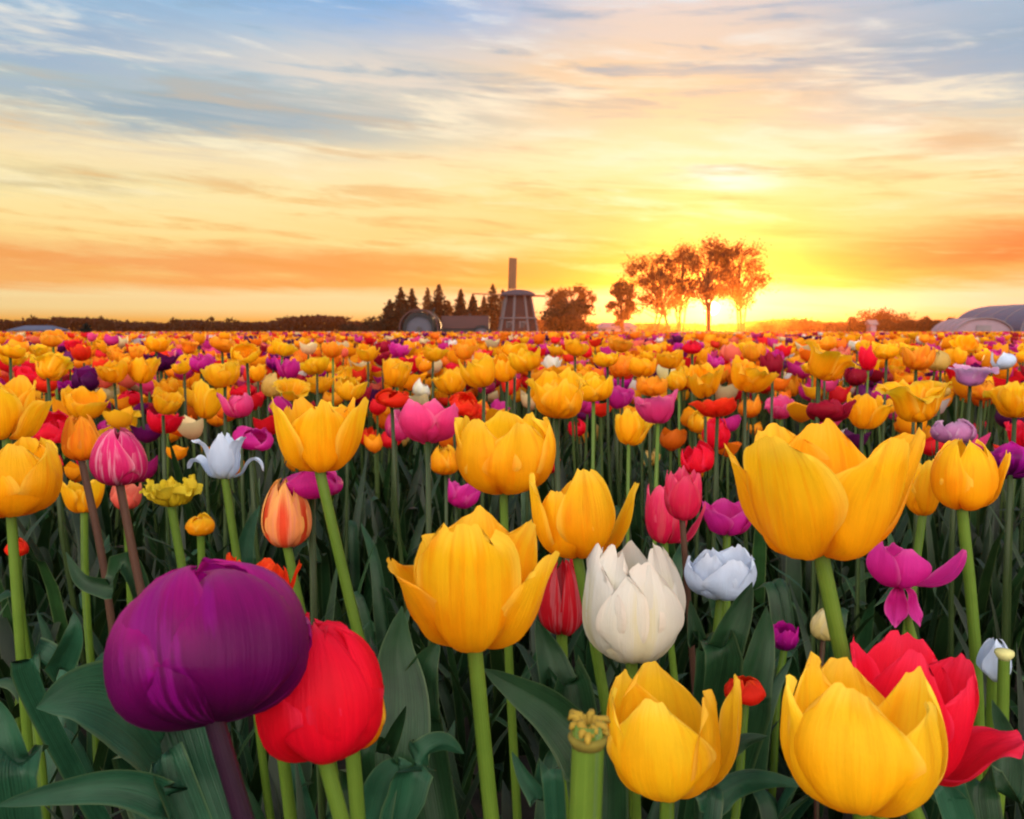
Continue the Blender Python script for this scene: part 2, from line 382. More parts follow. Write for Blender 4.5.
def leaf_mat(name, c, c2, trans=0.12, attr=False, rough=0.38):
    m, N = new_mat(name)
    uvn = N.new('ShaderNodeUVMap'); uvn.uv_map = 'UVMap'
    sp = N.new('ShaderNodeSeparateXYZ'); N.l.new(uvn.outputs[0], sp.inputs[0])
    u, v = sp.outputs[0], sp.outputs[1]
    geo = N.new('ShaderNodeNewGeometry')
    vein = N.noise(N.xyz(N.math('MULTIPLY', u, 44.0), N.math('MULTIPLY', v, 1.2), 1.0), 1.0, 3, 0.6)
    big = N.noise(geo.outputs['Position'], 22.0, 6, 0.65)
    f = N.math('MULTIPLY_ADD', vein, 0.5, N.math('MULTIPLY', big, 0.5))
    cc = N.mix(N.smooth(f, 0.36, 0.62), tuple(c) + (1,), tuple(c2) + (1,))
    eu = N.math('ABSOLUTE', N.math('MULTIPLY_ADD', u, 2.0, -1.0))
    cc = N.mix(N.math('MULTIPLY', N.smooth(eu, 0.86, 1.0), 0.6), cc, (.09, .15, .06, 1))  # painted highlight along the leaf edges
    if attr:
        a = N.new('ShaderNodeAttribute'); a.attribute_name = 'Col'
        cc = N.mix(1.0, cc, a.outputs['Color'], 'MULTIPLY')
    bp = N.new('ShaderNodeBump'); bp.inputs['Strength'].default_value = 0.5; bp.inputs['Distance'].default_value = 0.0012
    N.l.new(vein, bp.inputs['Height'])
    b = N.new('ShaderNodeBsdfPrincipled')
    N.l.new(cc, b.inputs['Base Color']); b.inputs['Roughness'].default_value = rough; b.inputs['Specular IOR Level'].default_value = 0.32
    N.l.new(bp.outputs[0], b.inputs['Normal'])
    t = N.new('ShaderNodeBsdfTranslucent'); N.l.new(N.mix(0.4, cc, (.06, .10, .01, 1)), t.inputs[0])
    mx = N.new('ShaderNodeMixShader'); mx.inputs[0].default_value = trans
    N.l.new(b.outputs[0], mx.inputs[1]); N.l.new(t.outputs[0], mx.inputs[2])
    finish(N, mx.outputs[0]); return m
M_LEAF = leaf_mat('tulip_leaf_green', (.005, .026, .009), (.018, .066, .024))
M_LEAF_BLUE = leaf_mat('tulip_leaf_bluish', (.006, .040, .019), (.022, .098, .050))
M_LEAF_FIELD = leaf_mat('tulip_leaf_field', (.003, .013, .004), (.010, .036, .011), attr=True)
M_STEM = leaf_mat('tulip_stem_green', (.075, .15, .014), (.12, .21, .024), 0.1)
M_STEM_DULL = leaf_mat('tulip_stem_dull', (.018, .036, .008), (.034, .060, .014), 0.1)
M_STEM_DARK = leaf_mat('tulip_stem_purple', (.012, .004, .012), (.026, .007, .022), 0.05)
M_STEM_BROWN = leaf_mat('tulip_stem_brown', (.07, .03, .025), (.10, .05, .03), 0.05)

def attr_mat(name, trans=0.3, rough=0.55):
    m, N = new_mat(name)
    a = N.new('ShaderNodeAttribute'); a.attribute_name = 'Col'
    b = N.new('ShaderNodeBsdfPrincipled'); N.l.new(a.outputs['Color'], b.inputs['Base Color']); b.inputs['Roughness'].default_value = rough; b.inputs['Specular IOR Level'].default_value = 0.2
    t = N.new('ShaderNodeBsdfTranslucent'); N.l.new(a.outputs['Color'], t.inputs[0])
    mx = N.new('ShaderNodeMixShader'); mx.inputs[0].default_value = trans
    N.l.new(b.outputs[0], mx.inputs[1]); N.l.new(t.outputs[0], mx.inputs[2])
    finish(N, mx.outputs[0]); return m
M_FAR = attr_mat('far_blooms')
M_CROWN = attr_mat('tree_foliage', 0.25, 0.7)

# ------------------------------------------------------------------ ground
def ground_mat():
    m, N = new_mat('field_soil')
    co = N.new('ShaderNodeTexCoord').outputs['Object']
    n1 = N.noise(co, 14.0, 8, 0.65); n2 = N.noise(co, 0.05, 4, 0.5)
    soil = N.mix(N.smooth(n1, 0.3, 0.7), (.012, .009, .007, 1), (.05, .037, .027, 1))
    meadow = N.mix(N.smooth(n2, 0.35, 0.65), (.030, .040, .014, 1), (.06, .055, .022, 1))
    sp = N.new('ShaderNodeSeparateXYZ'); N.l.new(co, sp.inputs[0])
    c = N.mix(N.smooth(sp.outputs[1], 92.0, 97.0), soil, meadow)
    bp = N.new('ShaderNodeBump'); bp.inputs['Strength'].default_value = 0.8; bp.inputs['Distance'].default_value = 0.03; N.l.new(n1, bp.inputs['Height'])
    b = N.new('ShaderNodeBsdfPrincipled'); N.l.new(c, b.inputs['Base Color']); b.inputs['Roughness'].default_value = 0.9; N.l.new(bp.outputs[0], b.inputs['Normal'])
    finish(N, b.outputs[0]); return m
def make_ground():
    # one sheet, gently uneven near the camera, running to the horizon
    xs = np.concatenate([[-640, -300, -120, -50, -20, -10], np.linspace(-5, 5, 61), [10, 20, 50, 120, 300, 640]])
    ys = np.concatenate([[-200, -50, -15, -5], np.linspace(-2, 8, 61), [12, 20, 40, 80, 150, 300, 700, 1000]])
    XX, YY = np.meshgrid(xs, ys)
    ZZ = 0.012 * np.sin(XX * 5.1 + 1.3 * np.sin(YY * 2.2)) + 0.012 * np.sin(YY * 6.7 + XX)
    ZZ = np.where((abs(XX) < 5.01) & (YY < 8.01) & (YY > -2.01), ZZ, 0) - 0.012
    v = np.stack([XX, YY, ZZ], -1).reshape(-1, 3)
    nx = len(xs); i = np.arange(len(ys) - 1)[:, None] * nx + np.arange(nx - 1)[None]; i = i.ravel()
    f = np.stack([i, i + 1, i + nx + 1, i + nx], -1)
    tag(obj('ground', mesh_from('ground', v, f), ground_mat()), kind='structure')
make_ground()

# ------------------------------------------------------------------ trees and buildings along the horizon
def ground_at(px, depth):
    p = at(px, EYE, depth); return np.array([p[0], p[1], 0.0])
def height(py_top, depth):                   # height of something whose top shows at row py_top
    return 0.6 + (EYE - py_top) * depth / F

def catmull(P, ts):
    P = np.asarray(P, float); n = len(P) - 1
    x = np.clip(np.asarray(ts) * n, 0, n - 1e-6); i = x.astype(int); f = (x - i)[:, None]
    g = lambda k: P[np.clip(k, 0, n)]
    p0, p1, p2, p3 = g(i - 1), g(i), g(i + 1), g(i + 2)
    p0 = np.where((i == 0)[:, None], 2 * p1 - p2, p0); p3 = np.where((i == n - 1)[:, None], 2 * p2 - p1, p3)
    return .5 * (2 * p1 + (p2 - p0) * f + (2 * p0 - 5 * p1 + 4 * p2 - p3) * f ** 2 + (3 * p1 - p0 - 3 * p2 + p3) * f ** 3)

def leaf_faces(centres, size, cols, r, flat=0.0):
    """one small bent quad per centre, random attitude"""
    n = len(centres)
    a = r.normal(size=(n, 3)); a[:, 2] *= (1 - flat); a /= np.linalg.norm(a, axis=1)[:, None]
    b = r.normal(size=(n, 3)); b -= a * np.sum(a * b, 1)[:, None]; b /= np.linalg.norm(b, axis=1)[:, None]
    s = size * r.uniform(0.55, 1.3, (n, 1))
    v = np.stack([centres - a * s, centres - b * s * .55, centres + a * s, centres + b * s * .55], 1).reshape(-1, 3)
    f = np.arange(4 * n).reshape(n, 4)
    return v, f, np.repeat(cols, 4, axis=0)

M_BARK = plain('bark', (.055, .036, .026), 0.9, 0.4, 3.0, 0.1)

def broad_tree(name, cx, top, width_px, depth, label, seed, low=None, leaf=0.16, n=2600, clumps=26, tint=(.20, .075, .018), tint2=(.34, .13, .03), lean_px=0, group=None, rad=0.03, blob=.13, twig=True, stems=0):
    """trunk, limbs bent out to clumps through the crown, twigs at their ends and thin leaves round the twigs"""
    r = np.random.default_rng(seed); k = depth / F
    h = height(top, depth); w = width_px * k; zb = height(low, depth) if low else h * .3
    top_c = np.array([0, 0, zb + (h - zb) * .5]); half = np.array([w / 2, w / 2.3, (h - zb) / 2])
    off = np.array([lean_px * k, 0, 0])
    mb = MB(); ax = lambda t: np.array([off[0] * (t - 1) * 1.0 + .25 * math.sin(t * 5 + seed), .2 * math.sin(t * 4), h * t])      # the trunk's line, 0 foot .. 1 top
    tt = np.linspace(0, .9, 10); mb.tube([ax(t) for t in tt], np.linspace(h * rad, h * rad * .22, 10), 8, cap=False)
    for j in range(stems):
        a = r.uniform(0, 6.28); e = np.array([math.cos(a), .6 * math.sin(a), 0]); mb.tube(catmull([e * w * .05, e * w * .09 + ax(.25) * [.4, .4, 1], e * w * .16 + ax(.5) * [.6, .6, 1], e * w * .24 + ax(.72) * [.7, .7, 1]], np.linspace(0, 1, 8)), np.linspace(h * rad * .7, h * rad * .25, 8), 6, cap=False)
    q = r.normal(size=(clumps, 3)); q /= np.linalg.norm(q, axis=1)[:, None]; q *= (r.uniform(.25, 1, (clumps, 1)) ** .5) * .84
    cl = top_c + q * half * r.uniform(.85, 1.12, (clumps, 1)); C = []
    for c in cl:
        t0 = np.clip(c[2] / h * r.uniform(.45, .75), .12, .85); p0 = ax(t0); m1 = p0 + (c - p0) * .45 + np.array([0, 0, -.02 * h]) + r.normal(size=3) * .02 * h
        mb.tube(catmull([p0, m1, p0 + (c - p0) * .8 + r.normal(size=3) * .015 * h, c], np.linspace(0, 1, 7)), np.linspace(h * rad * .36, h * rad * .10, 7), 5, cap=False)
        for j in range(9 if twig else 4):
            d = r.normal(size=3); d[2] = d[2] * .8 + .35; d /= np.linalg.norm(d); d = d * .55 + (c - top_c) / (np.linalg.norm(c - top_c) + .01) * .55
            L = blob * h * r.uniform(.7, 1.35); e = c + d * L
            mb.tube([c, c + d * L * .5 + r.normal(size=3) * .01 * h, e], [h * rad * .07, h * rad * .05, h * rad * .025], 3, cap=False)
            mm = max(2, int(n / clumps / (9 if twig else 4))); sgm = r.uniform(.25, 1.1, (mm, 1))
            C.append(c + d * L * sgm + r.normal(size=(mm, 3)) * .022 * h)
    c = np.concatenate(C); c = c[c[:, 2] > .4]
    kk = r.uniform(0, 1, (len(c), 1)); cols = np.concatenate([(np.array(tint) * (1 - kk) + np.array(tint2) * kk) * r.uniform(.7, 1.25, (len(c), 1)), np.ones((len(c), 1))], 1)
    v, f, cc = leaf_faces(c, leaf, cols, r)
    t = empty(name, ground_at(cx, depth)); tag(t, label, 'tree', group)
    mb.build('trunk', M_BARK, t, smooth=True)
    obj('crown', mesh_from('crown', v, f, cols=cc, smooth=False), M_CROWN, t)
    return t

def conifer(cx, top, width_px, depth, label, seed, tint=(.012, .022, .012), tint2=(.03, .045, .02), dense=1.0, base_frac=0.06, group='dark conifers behind the tractor and the windmill'):
    r = np.random.default_rng(seed)
    h = height(top, depth); w = width_px * depth / F
    w *= 2.0; mb = MB(); mb.tube([(0, 0, 0), (0, 0, h * .5), (0, 0, h * .97)], [h * .022, h * .014, .02], 7)
    C = []
    nl = 26
    for i in range(nl):
        t = i / (nl - 1); z = h * (base_frac + (1 - base_frac) * t)
        rad = w / 2 * ((1 - t) ** 0.75) * r.uniform(.75, 1.12) + 0.05
        nb = max(5, int(12 * (1 - t) + 4))
        for k in range(nb):
            a = 2 * math.pi * (k + r.uniform(0, 1)) / nb
            L = rad * r.uniform(.65, 1.1); m = max(4, int(16 * dense * (L / (w / 2)) + 4))
            s = r.uniform(0.12, 1, m)
            C.append(np.stack([np.cos(a) * s * L, np.sin(a) * s * L, z - s * L * .28 + 0.1 * r.normal(size=m)], -1) + r.normal(size=(m, 3)) * 0.12)
    c = np.concatenate(C)
    k = r.uniform(0, 1, (len(c), 1)); cols = np.concatenate([np.array(tint) * (1 - k) + np.array(tint2) * k, np.ones((len(c), 1))], 1)
    v, f, cc = leaf_faces(c, 0.36, cols, r)
    t = empty('conifer_tree', ground_at(cx, depth)); tag(t, label, 'tree', group)
    mb.build('trunk', M_BARK, t, smooth=True)
    obj('crown', mesh_from('crown', v, f, cols=cc, smooth=False), M_CROWN, t)

def bush(name, cx, top, width_px, depth, label, seed, tint, tint2, leaf=.22, n=1400, cat='bush', group=None, flat_top=False, base=0.0):
    r = np.random.default_rng(seed)
    h = height(top, depth); w = width_px * depth / F
    # clumps through a dome, uneven outline
    m = 26; q = r.normal(size=(m, 3)); q /= np.linalg.norm(q, axis=1)[:, None]; q[:, 2] = abs(q[:, 2]); q *= r.uniform(.35, .86, (m, 1))
    cl = q * np.array([w / 2, w / 2.6, h * (.9 if not flat_top else .8)]); cl[:, 2] += h * .06
    idx = r.integers(0, m, n)
    c = cl[idx] + r.normal(size=(n, 3)) * np.array([w * .075, w * .075, h * .085])
    c[:, 2] = np.clip(np.abs(c[:, 2]), 0.02, h)
    k = r.uniform(0, 1, (m, 1))[idx]; cols = np.concatenate([(np.array(tint) * (1 - k) + np.array(tint2) * k) * r.uniform(.7, 1.25, (n, 1)), np.ones((n, 1))], 1)
    v, f, cc = leaf_faces(c, leaf, cols, r)
    t = empty(name, ground_at(cx, depth)); tag(t, label, cat, group)
    mb = MB()
    for k in range(7):
        e = cl[k]; mb.tube([(0, 0, 0), e * np.array([.4, .4, .5]), e], [h * .025, h * .018, h * .006], 5)
    mb.build('branch', M_BARK, t, smooth=True)
    obj('crown', mesh_from('crown', v, f, cols=cc, smooth=False), M_CROWN, t)

DK, DK2 = (.010, .011, .007), (.026, .022, .012)
OR, OR2 = (.085, .020, .006), (.20, .055, .012)  # foliage orange with the glare of the sun put into the colour
# five tall, just budding trees, the sun's orange glare painted into their crowns
GR = 'tall budding trees against the sun'
broad_tree('budding_tree', 652, 253, 64, 160, 'budding tree with a leaning trunk, first past the ivy clad tree', 3, low=318, stems=2, lean_px=-18, group=GR, tint=OR, tint2=OR2, n=7000, clumps=70, rad=.019, leaf=.19)
broad_tree('budding_tree', 681, 245, 50, 166, 'slender budding tree standing behind the leaning trunk', 4, low=312, stems=2, group=GR, tint=OR, tint2=(.28, .09, .018), n=5000, clumps=54, rad=.016, leaf=.18)
broad_tree('budding_tree', 708, 241, 48, 158, 'tallest budding tree with forked dark trunk straight above the sun', 15, low=304, stems=2, group=GR, tint=(.06, .016, .005), tint2=OR2, n=7600, clumps=60, rad=.02, leaf=.19)
broad_tree('budding_tree', 740, 247, 56, 162, 'round headed budding tree at the edge of the grove towards the open sky', 8, low=306, stems=2, group=GR, tint=OR, tint2=OR2, n=7600, clumps=62, rad=.018, leaf=.19)
broad_tree('ivy_clad_tree', 622, 274, 25, 150, 'narrow dark ivy clad tree before the tall budding grove', 21, low=329, leaf=.24, n=3600, clumps=34, blob=.1, tint=(.035, .022, .010), tint2=(.13, .05, .012), twig=False)
broad_tree('domed_tree', 571, 283, 56, 170, 'orange domed bare crown rising behind the dark bush by the windmill', 31, low=322, leaf=.2, n=7500, clumps=80, tint=(.09, .028, .008), tint2=(.22, .075, .016), blob=.10)
bush('dark_bush', 566, 296, 68, 150, 'big dark rounded bush between the windmill and the ivy clad tree', 33, (.012, .014, .008), (.03, .026, .012), n=5200, leaf=.3)
bush('domed_tree', 879, 299, 62, 190, 'low orange domed tree alone over the dark hedge towards the barn', 42, OR, OR2, n=7000, leaf=.24, cat='tree')
# conifers
CON = [(401, 289, 22, 190, 'conifer at the end of the row above the tractor fender', DK, DK2), (412, 291, 22, 200, 'dense conifer pressed against its neighbour above the tractor fender', DK, DK2),
       (428, 290, 15, 215, 'thin brownish conifer in the gap before the tallest conifer', (.06, .03, .012), (.12, .06, .02)),
       (439, 286, 24, 195, 'tallest dark conifer of the row, above the tractor hood', DK, DK2), (449, 302, 15, 205, 'rusty low conifer leaning on the tallest one', (.08, .035, .012), (.17, .07, .02)),
       (461, 291, 17, 185, 'sharp pointed conifer standing alone past the rusty one', DK, DK2), (473, 296, 17, 190, 'shorter pointed conifer beside the sharp pointed one', DK, DK2),
       (493, 286, 20, 195, 'tall conifer next to the windmill', (.02, .020, .010), (.05, .035, .015)), (484, 298, 15, 205, 'small brown conifer in front of the tall one next to the windmill', (.05, .025, .01), (.10, .05, .018)),
       (503, 291, 13, 205, 'narrow conifer half hidden by the windmill cap', DK, DK2), (390, 301, 22, 180, 'low spreading conifer at the foot of the row end', DK, DK2)]
for i, (cx, tp, w_, dpt, lb, t1, t2) in enumerate(CON):
    conifer(cx, tp, w_, dpt, lb, 60 + i, t1, t2)
# hedges, shrubs, the far wood
bush('round_bush', 372, 314, 30, 175, 'low rounded bush before the row of conifers', 70, DK, DK2, n=900)
bush('round_bush', 352, 319, 26, 185, 'small dark bush further along the tree line from the conifers', 71, DK, DK2, n=800)
bush('round_bush', 412, 307, 62, 182, 'broad black bush filling the foot of the conifer row', 77, DK, DK2, n=3800, leaf=.3)
bush('round_bush', 470, 314, 60, 180, 'low dark bush under the pointed conifers before the windmill', 78, DK, DK2, n=2600, leaf=.28)
bush('dark_shrub', 85, 319, 17, 34, 'black ragged shrub standing out of the flowers near the blue roof', 72, (.006, .008, .006), (.012, .014, .009), leaf=.07, n=1500)
bush('rusty_bush', 800, 313, 44, 175, 'rusty orange bush glowing beside the sun', 73, OR, OR2, n=1400)
bush('rusty_bush', 762, 317, 40, 175, 'flat rusty bush right under the open sky by the sun', 74, OR, OR2, n=1200)
bush('rusty_bush', 837, 319, 40, 175, 'reddish bush between the glowing bush and the domed tree', 75, (.10, .03, .01), (.2, .06, .015), n=1000)
bush('rusty_bush', 656, 321, 56, 178, 'low reddish bush at the feet of the leaning tree', 76, (.10, .03, .01), (.2, .06, .015), n=1000)

def hedge(name, x0, x1, top, depth, label, seed, tint, tint2, n, leaf=.25):
    r = np.random.default_rng(seed)
    a, b = ground_at(x0, depth), ground_at(x1, depth); L = np.linalg.norm(b - a); h = height(top, depth)
    s = r.uniform(0, L, n); hh = h * (.78 + .22 * np.sin(s * 1.3 + 2 * np.sin(s * .37)) * np.sin(s * .71 + 1))
    c = np.stack([s, r.normal(size=n) * .6, r.uniform(0, 1, n) ** .7 * hh], -1)
    k = r.uniform(0, 1, (n, 1)); cols = np.concatenate([np.array(tint) * (1 - k) + np.array(tint2) * k, np.ones((n, 1))], 1)
    v, f, cc = leaf_faces(c, leaf, cols, r)
    o = obj(name, mesh_from(name, v, f, cols=cc, smooth=False), M_CROWN); o.location = a
    o.rotation_euler.z = math.atan2(b[1] - a[1], b[0] - a[0]); tag(o, label, 'hedge')
hedge('clipped_hedge', 848, 952, 316.5, 165, 'long dark hedge under the low domed tree', 80, (.014, .012, .007), (.04, .028, .012), 5200)

def treeline():
    r = np.random.default_rng(90); V = []; Fc = []; Cc = []; k0 = 0
    th = np.linspace(-0.75, 0.75, 420)
    for t in th:
        D = 400 + 40 * math.sin(t * 9); x, y = D * math.sin(t), D * math.cos(t)
        px = W / 2 + F * math.tan(t)
        h = 3.6 + 1.3 * math.sin(t * 37) * math.sin(t * 13 + 1) + r.uniform(-.5, .8)
        if px < 200: h += .9
        if 285 < px < 345: h += 1.2
        n = 170
        c = np.stack([x + r.normal(size=n) * 2.0, y + r.normal(size=n) * 3.0, r.uniform(0, 1, n) ** .8 * h + .3], -1)
        m = r.uniform(0, 1, (n, 1)); cols = np.concatenate([np.array((.008, .009, .010)) * (1 - m) + np.array((.020, .017, .016)) * m, np.ones((n, 1))], 1)
        v, f, cc = leaf_faces(c, .75, cols, r)
        V.append(v); Fc.append(f + k0); Cc.append(cc); k0 += len(v)
    o = obj('far_wood', mesh_from('far_wood', np.concatenate(V), np.concatenate(Fc), cols=np.concatenate(Cc), smooth=False), M_CROWN)
    tag(o, 'dark far wood along the whole horizon', 'wood', kind='stuff')
treeline()
for cx, tp, w_, sd_, lb in [(34, 318, 11, 101, 'little ragged tree over the end of the blue roof'), (62, 318.5, 9, 102, 'thin tree on the tree line between roof and black shrub'),
                            (103, 318, 15, 103, 'bushy tree on the tree line just past the black shrub'), (174, 319.5, 10, 104, 'lone small tree on the bare stretch of the tree line'),
                            (211, 318.5, 12, 105, 'rounded little tree where the tree line dips'), (232, 320, 14, 106, 'broad little tree next to the rounded one on the dip')]:
    broad_tree('distant_tree', cx, tp, w_, 330, lb, sd_, low=328, leaf=.5, n=500, clumps=14, blob=.2, twig=False, tint=DK, tint2=(.04, .032, .02), group='small trees along the far tree line')

# windmill
def windmill():
    D = 120.0; k = D / F
    M_W = plain('windmill_boards', (.026, .008, .008), .75, .3, 2.5); M_T = plain('windmill_trim', (.09, .08, .09), .6, .15, 3.0)
    M_C = plain('windmill_cap', (.035, .034, .05), .7, .3, 2.0); M_S = plain('windmill_sail', (.12, .06, .03), .7, .2, 4.0); M_G = plain('window_glass', (.02, .02, .025), .2, .1)
    t = empty('windmill', ground_at(518, D)); tag(t, 'small red brown windmill with white corner boards and dark domed cap', 'windmill')
    zt = height(295, D); r0, r1 = 20.5 * k, 12.5 * k; n = 8
    ang = lambda i: 2 * math.pi * (i + .5) / n + R(8)
    mb = MB()
    ring = lambda r, z, m=n: [(r * math.cos(ang(i)), r * math.sin(ang(i)), z) for i in range(m)]
    mb.add(ring(r0, 0) + ring(r1, zt), [(i, (i + 1) % n, n + (i + 1) % n, n + i) for i in range(n)] + [tuple(range(n, 2 * n))])
    mb.build('tower', M_W, t)
    for i in range(n):
        b = MB(); a = ang(i); b.tube([(r0 * 1.01 * math.cos(a), r0 * 1.01 * math.sin(a), 0), (r1 * 1.01 * math.cos(a), r1 * 1.01 * math.sin(a), zt)], .16, 5); b.build('corner_board', M_T, t)
    g = MB(); zz = .42 * zt; rr = r0 + (r1 - r0) * .42
    g.tube([(rr * 1.06 * math.cos(2 * math.pi * i / 16), rr * 1.06 * math.sin(2 * math.pi * i / 16), zz) for i in range(17)], .12, 5); g.build('gallery_rail', M_T, t)
    for a in (R(-75), R(-120)):
        wf = MB(); q = rr * .985; wf.box((q * math.cos(a), q * math.sin(a), zz - .9), (.14, .9, 1.0), a); w_ = wf.build('window', M_T, t)
        pn = MB(); pn.box(((q + .09) * math.cos(a), (q + .09) * math.sin(a), zz - .9), (.04, .66, .76), a); pn.build('pane', M_G, w_)
    cp = MB(); V = []; Fc = []; m = 16; ks = 6
    for j in range(ks):
        s = j / (ks - 1); rad = r1 * 1.42 * math.cos(s * math.pi / 2) + .02; z = zt - .15 + .85 * math.sin(s * math.pi / 2)
        V += [(rad * math.cos(2 * math.pi * i / m), rad * math.sin(2 * math.pi * i / m), z) for i in range(m)]
    for j in range(ks - 1):
        Fc += [(j * m + i, j * m + (i + 1) % m, (j + 1) * m + (i + 1) % m, (j + 1) * m + i) for i in range(m)]
    Fc += [tuple(range(m - 1, -1, -1)), tuple(range((ks - 1) * m, ks * m))]
    cp.add(V, Fc); cp.build('cap', M_C, t, smooth=True)
    # the rotor is on the far side of the cap
    hub = np.array([-9.5 * k, r1 * 1.6, zt + .1])
    h = MB(); h.tube([(hub[0] * .4, 0, hub[2]), tuple(hub)], .18, 8); h.build('hub', M_C, t)
    L = 37.5 * k
    for i in range(4):
        a = math.pi / 2 * i + R(1.5); ax = np.array([math.sin(a), 0, math.cos(a)]); sd_ = np.array([math.cos(a), 0, -math.sin(a)])
        pitch = R(10) if i in (0, 2) else R(84); sd_ = sd_ * math.cos(pitch) + np.array([0, 1.0, 0]) * math.sin(pitch)
        s = MB(); s.tube([hub, hub + ax * L], [.12, .08], 6)
        for j in range(15):
            p = hub + ax * (L * (.16 + .83 * j / 14)); s.tube([p - sd_ * .1, p + sd_ * 1.0], .035, 4)
        for o_ in (.55, 1.0): s.tube([hub + ax * L * .16 + sd_ * o_, hub + ax * L * .99 + sd_ * o_], .035, 4)
        sl = s.build('sail', M_S, t)
        c = MB(); p0, p1 = hub + ax * L * .17, hub + ax * L * .985
        c.add([p0 + sd_ * .08, p0 + sd_ * .97, p1 + sd_ * .97, p1 + sd_ * .08], [(0, 1, 2, 3)]); cl = c.build('sail_cloth', plain('sail_cloth', (.16, .085, .045), .8, .15, 3.0) if i == 0 else bpy.data.materials['sail_cloth'], sl)
windmill()

def tractor():
    D = 39.0; k = D / F
    M_B = plain('tractor_paint', (.05, .012, .012), .5, .3, 3.0, .4); M_R = plain('tyre_rubber', (.02, .02, .022), .85, .2, 6.0); M_RIM = plain('wheel_rim', (.06, .06, .085), .5, .2, 5.0); M_K = plain('tractor_iron', (.04, .035, .035), .55, .3, 5.0)
    t = empty('farm_tractor', ground_at(448, D)); tag(t, 'old dark red farm tractor parked side on behind the flowers', 'tractor')
    X = lambda px: (px - 448) * k
    def wheel(px, r, y, wd):
        c = np.array([X(px), y, r]); m = 28
        b = MB(); V = []; prof = [(.78, -.5), (.95, -.5), (1.0, -.3), (1.0, .3), (.95, .5), (.78, .5)]
        for i in range(m):
            a = 2 * math.pi * i / m
            V += [(c[0] + r * q * math.cos(a), c[1] + wd * z, c[2] + r * q * math.sin(a)) for q, z in prof]
        p = len(prof); Fc = [(i * p + j, i * p + (j + 1) % p, ((i + 1) % m) * p + (j + 1) % p, ((i + 1) % m) * p + j) for i in range(m) for j in range(p)]
        b.add(V, Fc)
        for i in range(m): 
            a = 2 * math.pi * (i + .5) / m; b.box((c[0] + r * 1.0 * math.cos(a), c[1], c[2] + r * 1.0 * math.sin(a)), (.05, wd * .9, .05))
        ty = MB(); w_ = empty('wheel', (0, 0, 0)); w_.parent = t
        b.build('tyre', M_R, w_)
        rm = MB(); rm.tube([(c[0], c[1] - wd * .22, c[2]), (c[0], c[1] + wd * .22, c[2])], r * .80, 24)
        rm.tube([(c[0], c[1] - wd * .5, c[2]), (c[0], c[1] + wd * .5, c[2])], r * .16, 10)
        rm.build('rim', M_RIM, w_)
    for y in (-.75, .75): wheel(421, .70, y, .38)
    for y in (-.6, .6): wheel(482, .42, y, .22)
    for y in (-.76, .76):
        f = MB(); m = 14; r1, wd = .80, .44; V = []
        for i in range(m + 1):
            a = R(-5 + 190 * i / m)
            for rr, yy in ((r1, -wd / 2), (r1, wd / 2), (r1 + .05, wd / 2), (r1 + .05, -wd / 2)): V.append((X(421) + rr * math.cos(a), y + yy, .70 + rr * math.sin(a)))
        f.add(V, [(i * 4 + j, i * 4 + (j + 1) % 4, (i + 1) * 4 + (j + 1) % 4, (i + 1) * 4 + j) for i in range(m) for j in range(4)] + [(0, 1, 2, 3), tuple(m * 4 + j for j in (3, 2, 1, 0))])
        f.build('fender', M_B, t)
    b = MB(); b.box((X(465), 0, .98), (46 * k, .62, .56)); b.box((X(488), 0, .93), (.12, .66, .62)); b.build('hood', M_B, t)
    b = MB(); b.box((X(455), 0, .58), (56 * k, .4, .26)); b.tube([(X(421), -.95, .7), (X(421), .95, .7)], .09, 10); b.tube([(X(482), -.7, .42), (X(482), .7, .42)], .06, 8); b.build('chassis', M_K, t)
    b = MB(); b.box((X(428), 0, 1.16), (.5, .5, .08)); b.box((X(421.5), 0, 1.36), (.07, .46, .34)); b.build('seat', M_K, t)
    b = MB(); b.tube([(X(437), 0, 1.1), (X(433), 0, 1.42)], .025, 6); b.tube([(X(433) + .02 * math.cos(0) + .18 * math.cos(2 * math.pi * i / 16) * .3, .18 * math.sin(2 * math.pi * i / 16), 1.42 + .18 * math.cos(2 * math.pi * i / 16)) for i in range(17)], .018, 5, cap=False); b.build('steering_wheel', M_K, t)
    b = MB(); b.tube([(X(470), 0, 1.25), (X(470), 0, 1.36)], .04, 8); b.build('exhaust_stub', M_K, t)
tractor()

def building(name, x0, x1, eave, ridge, depth, label, wall, roof, hip=0.0, deep=8.0, cat='building', windows=0):
    k = depth / F; t = empty(name, ground_at((x0 + x1) / 2, depth)); tag(t, label, cat)
    w = (x1 - x0) * k; he, hr = height(eave, depth), height(ridge, depth)
    b = MB(); b.box((0, 0, he / 2), (w, deep, he)); b.build('wall', wall, t)
    e = .35; hw, hd = w / 2 + e, deep / 2 + e
    r = MB(); top = [(-hw + hip, 0, hr), (hw - hip, 0, hr)]
    vs = [(-hw, -hd, he - .05), (hw, -hd, he - .05), (hw, hd, he - .05), (-hw, hd, he - .05)] + top
    r.add(vs, [(0, 1, 5, 4), (2, 3, 4, 5), (1, 2, 5), (3, 0, 4), (3, 2, 1, 0)]); r.build('roof', roof, t)
    for i in range(windows):
        b = MB(); x = -w / 2 + w * (i + .5) / windows; b.box((x, -deep / 2 - .03, he * .55), (w / windows * .4, .06, he * .35)); b.build('window', M_GL, t)
    return t
M_GL = plain('dark_window', (.03, .03, .04), .3, .1)
M_BLUE = plain('blue_roof_sheet', (.050, .070, .125), .5, .2, 1.0, .4); M_GREYW = plain('grey_shed_wall', (.16, .15, .17), .8, .25, 2.0); M_PALE = plain('pale_wall', (.30, .25, .26), .8, .15, 2.0); M_LILAC = plain('lilac_sheet', (.22, .17, .22), .6, .2, 2.0)
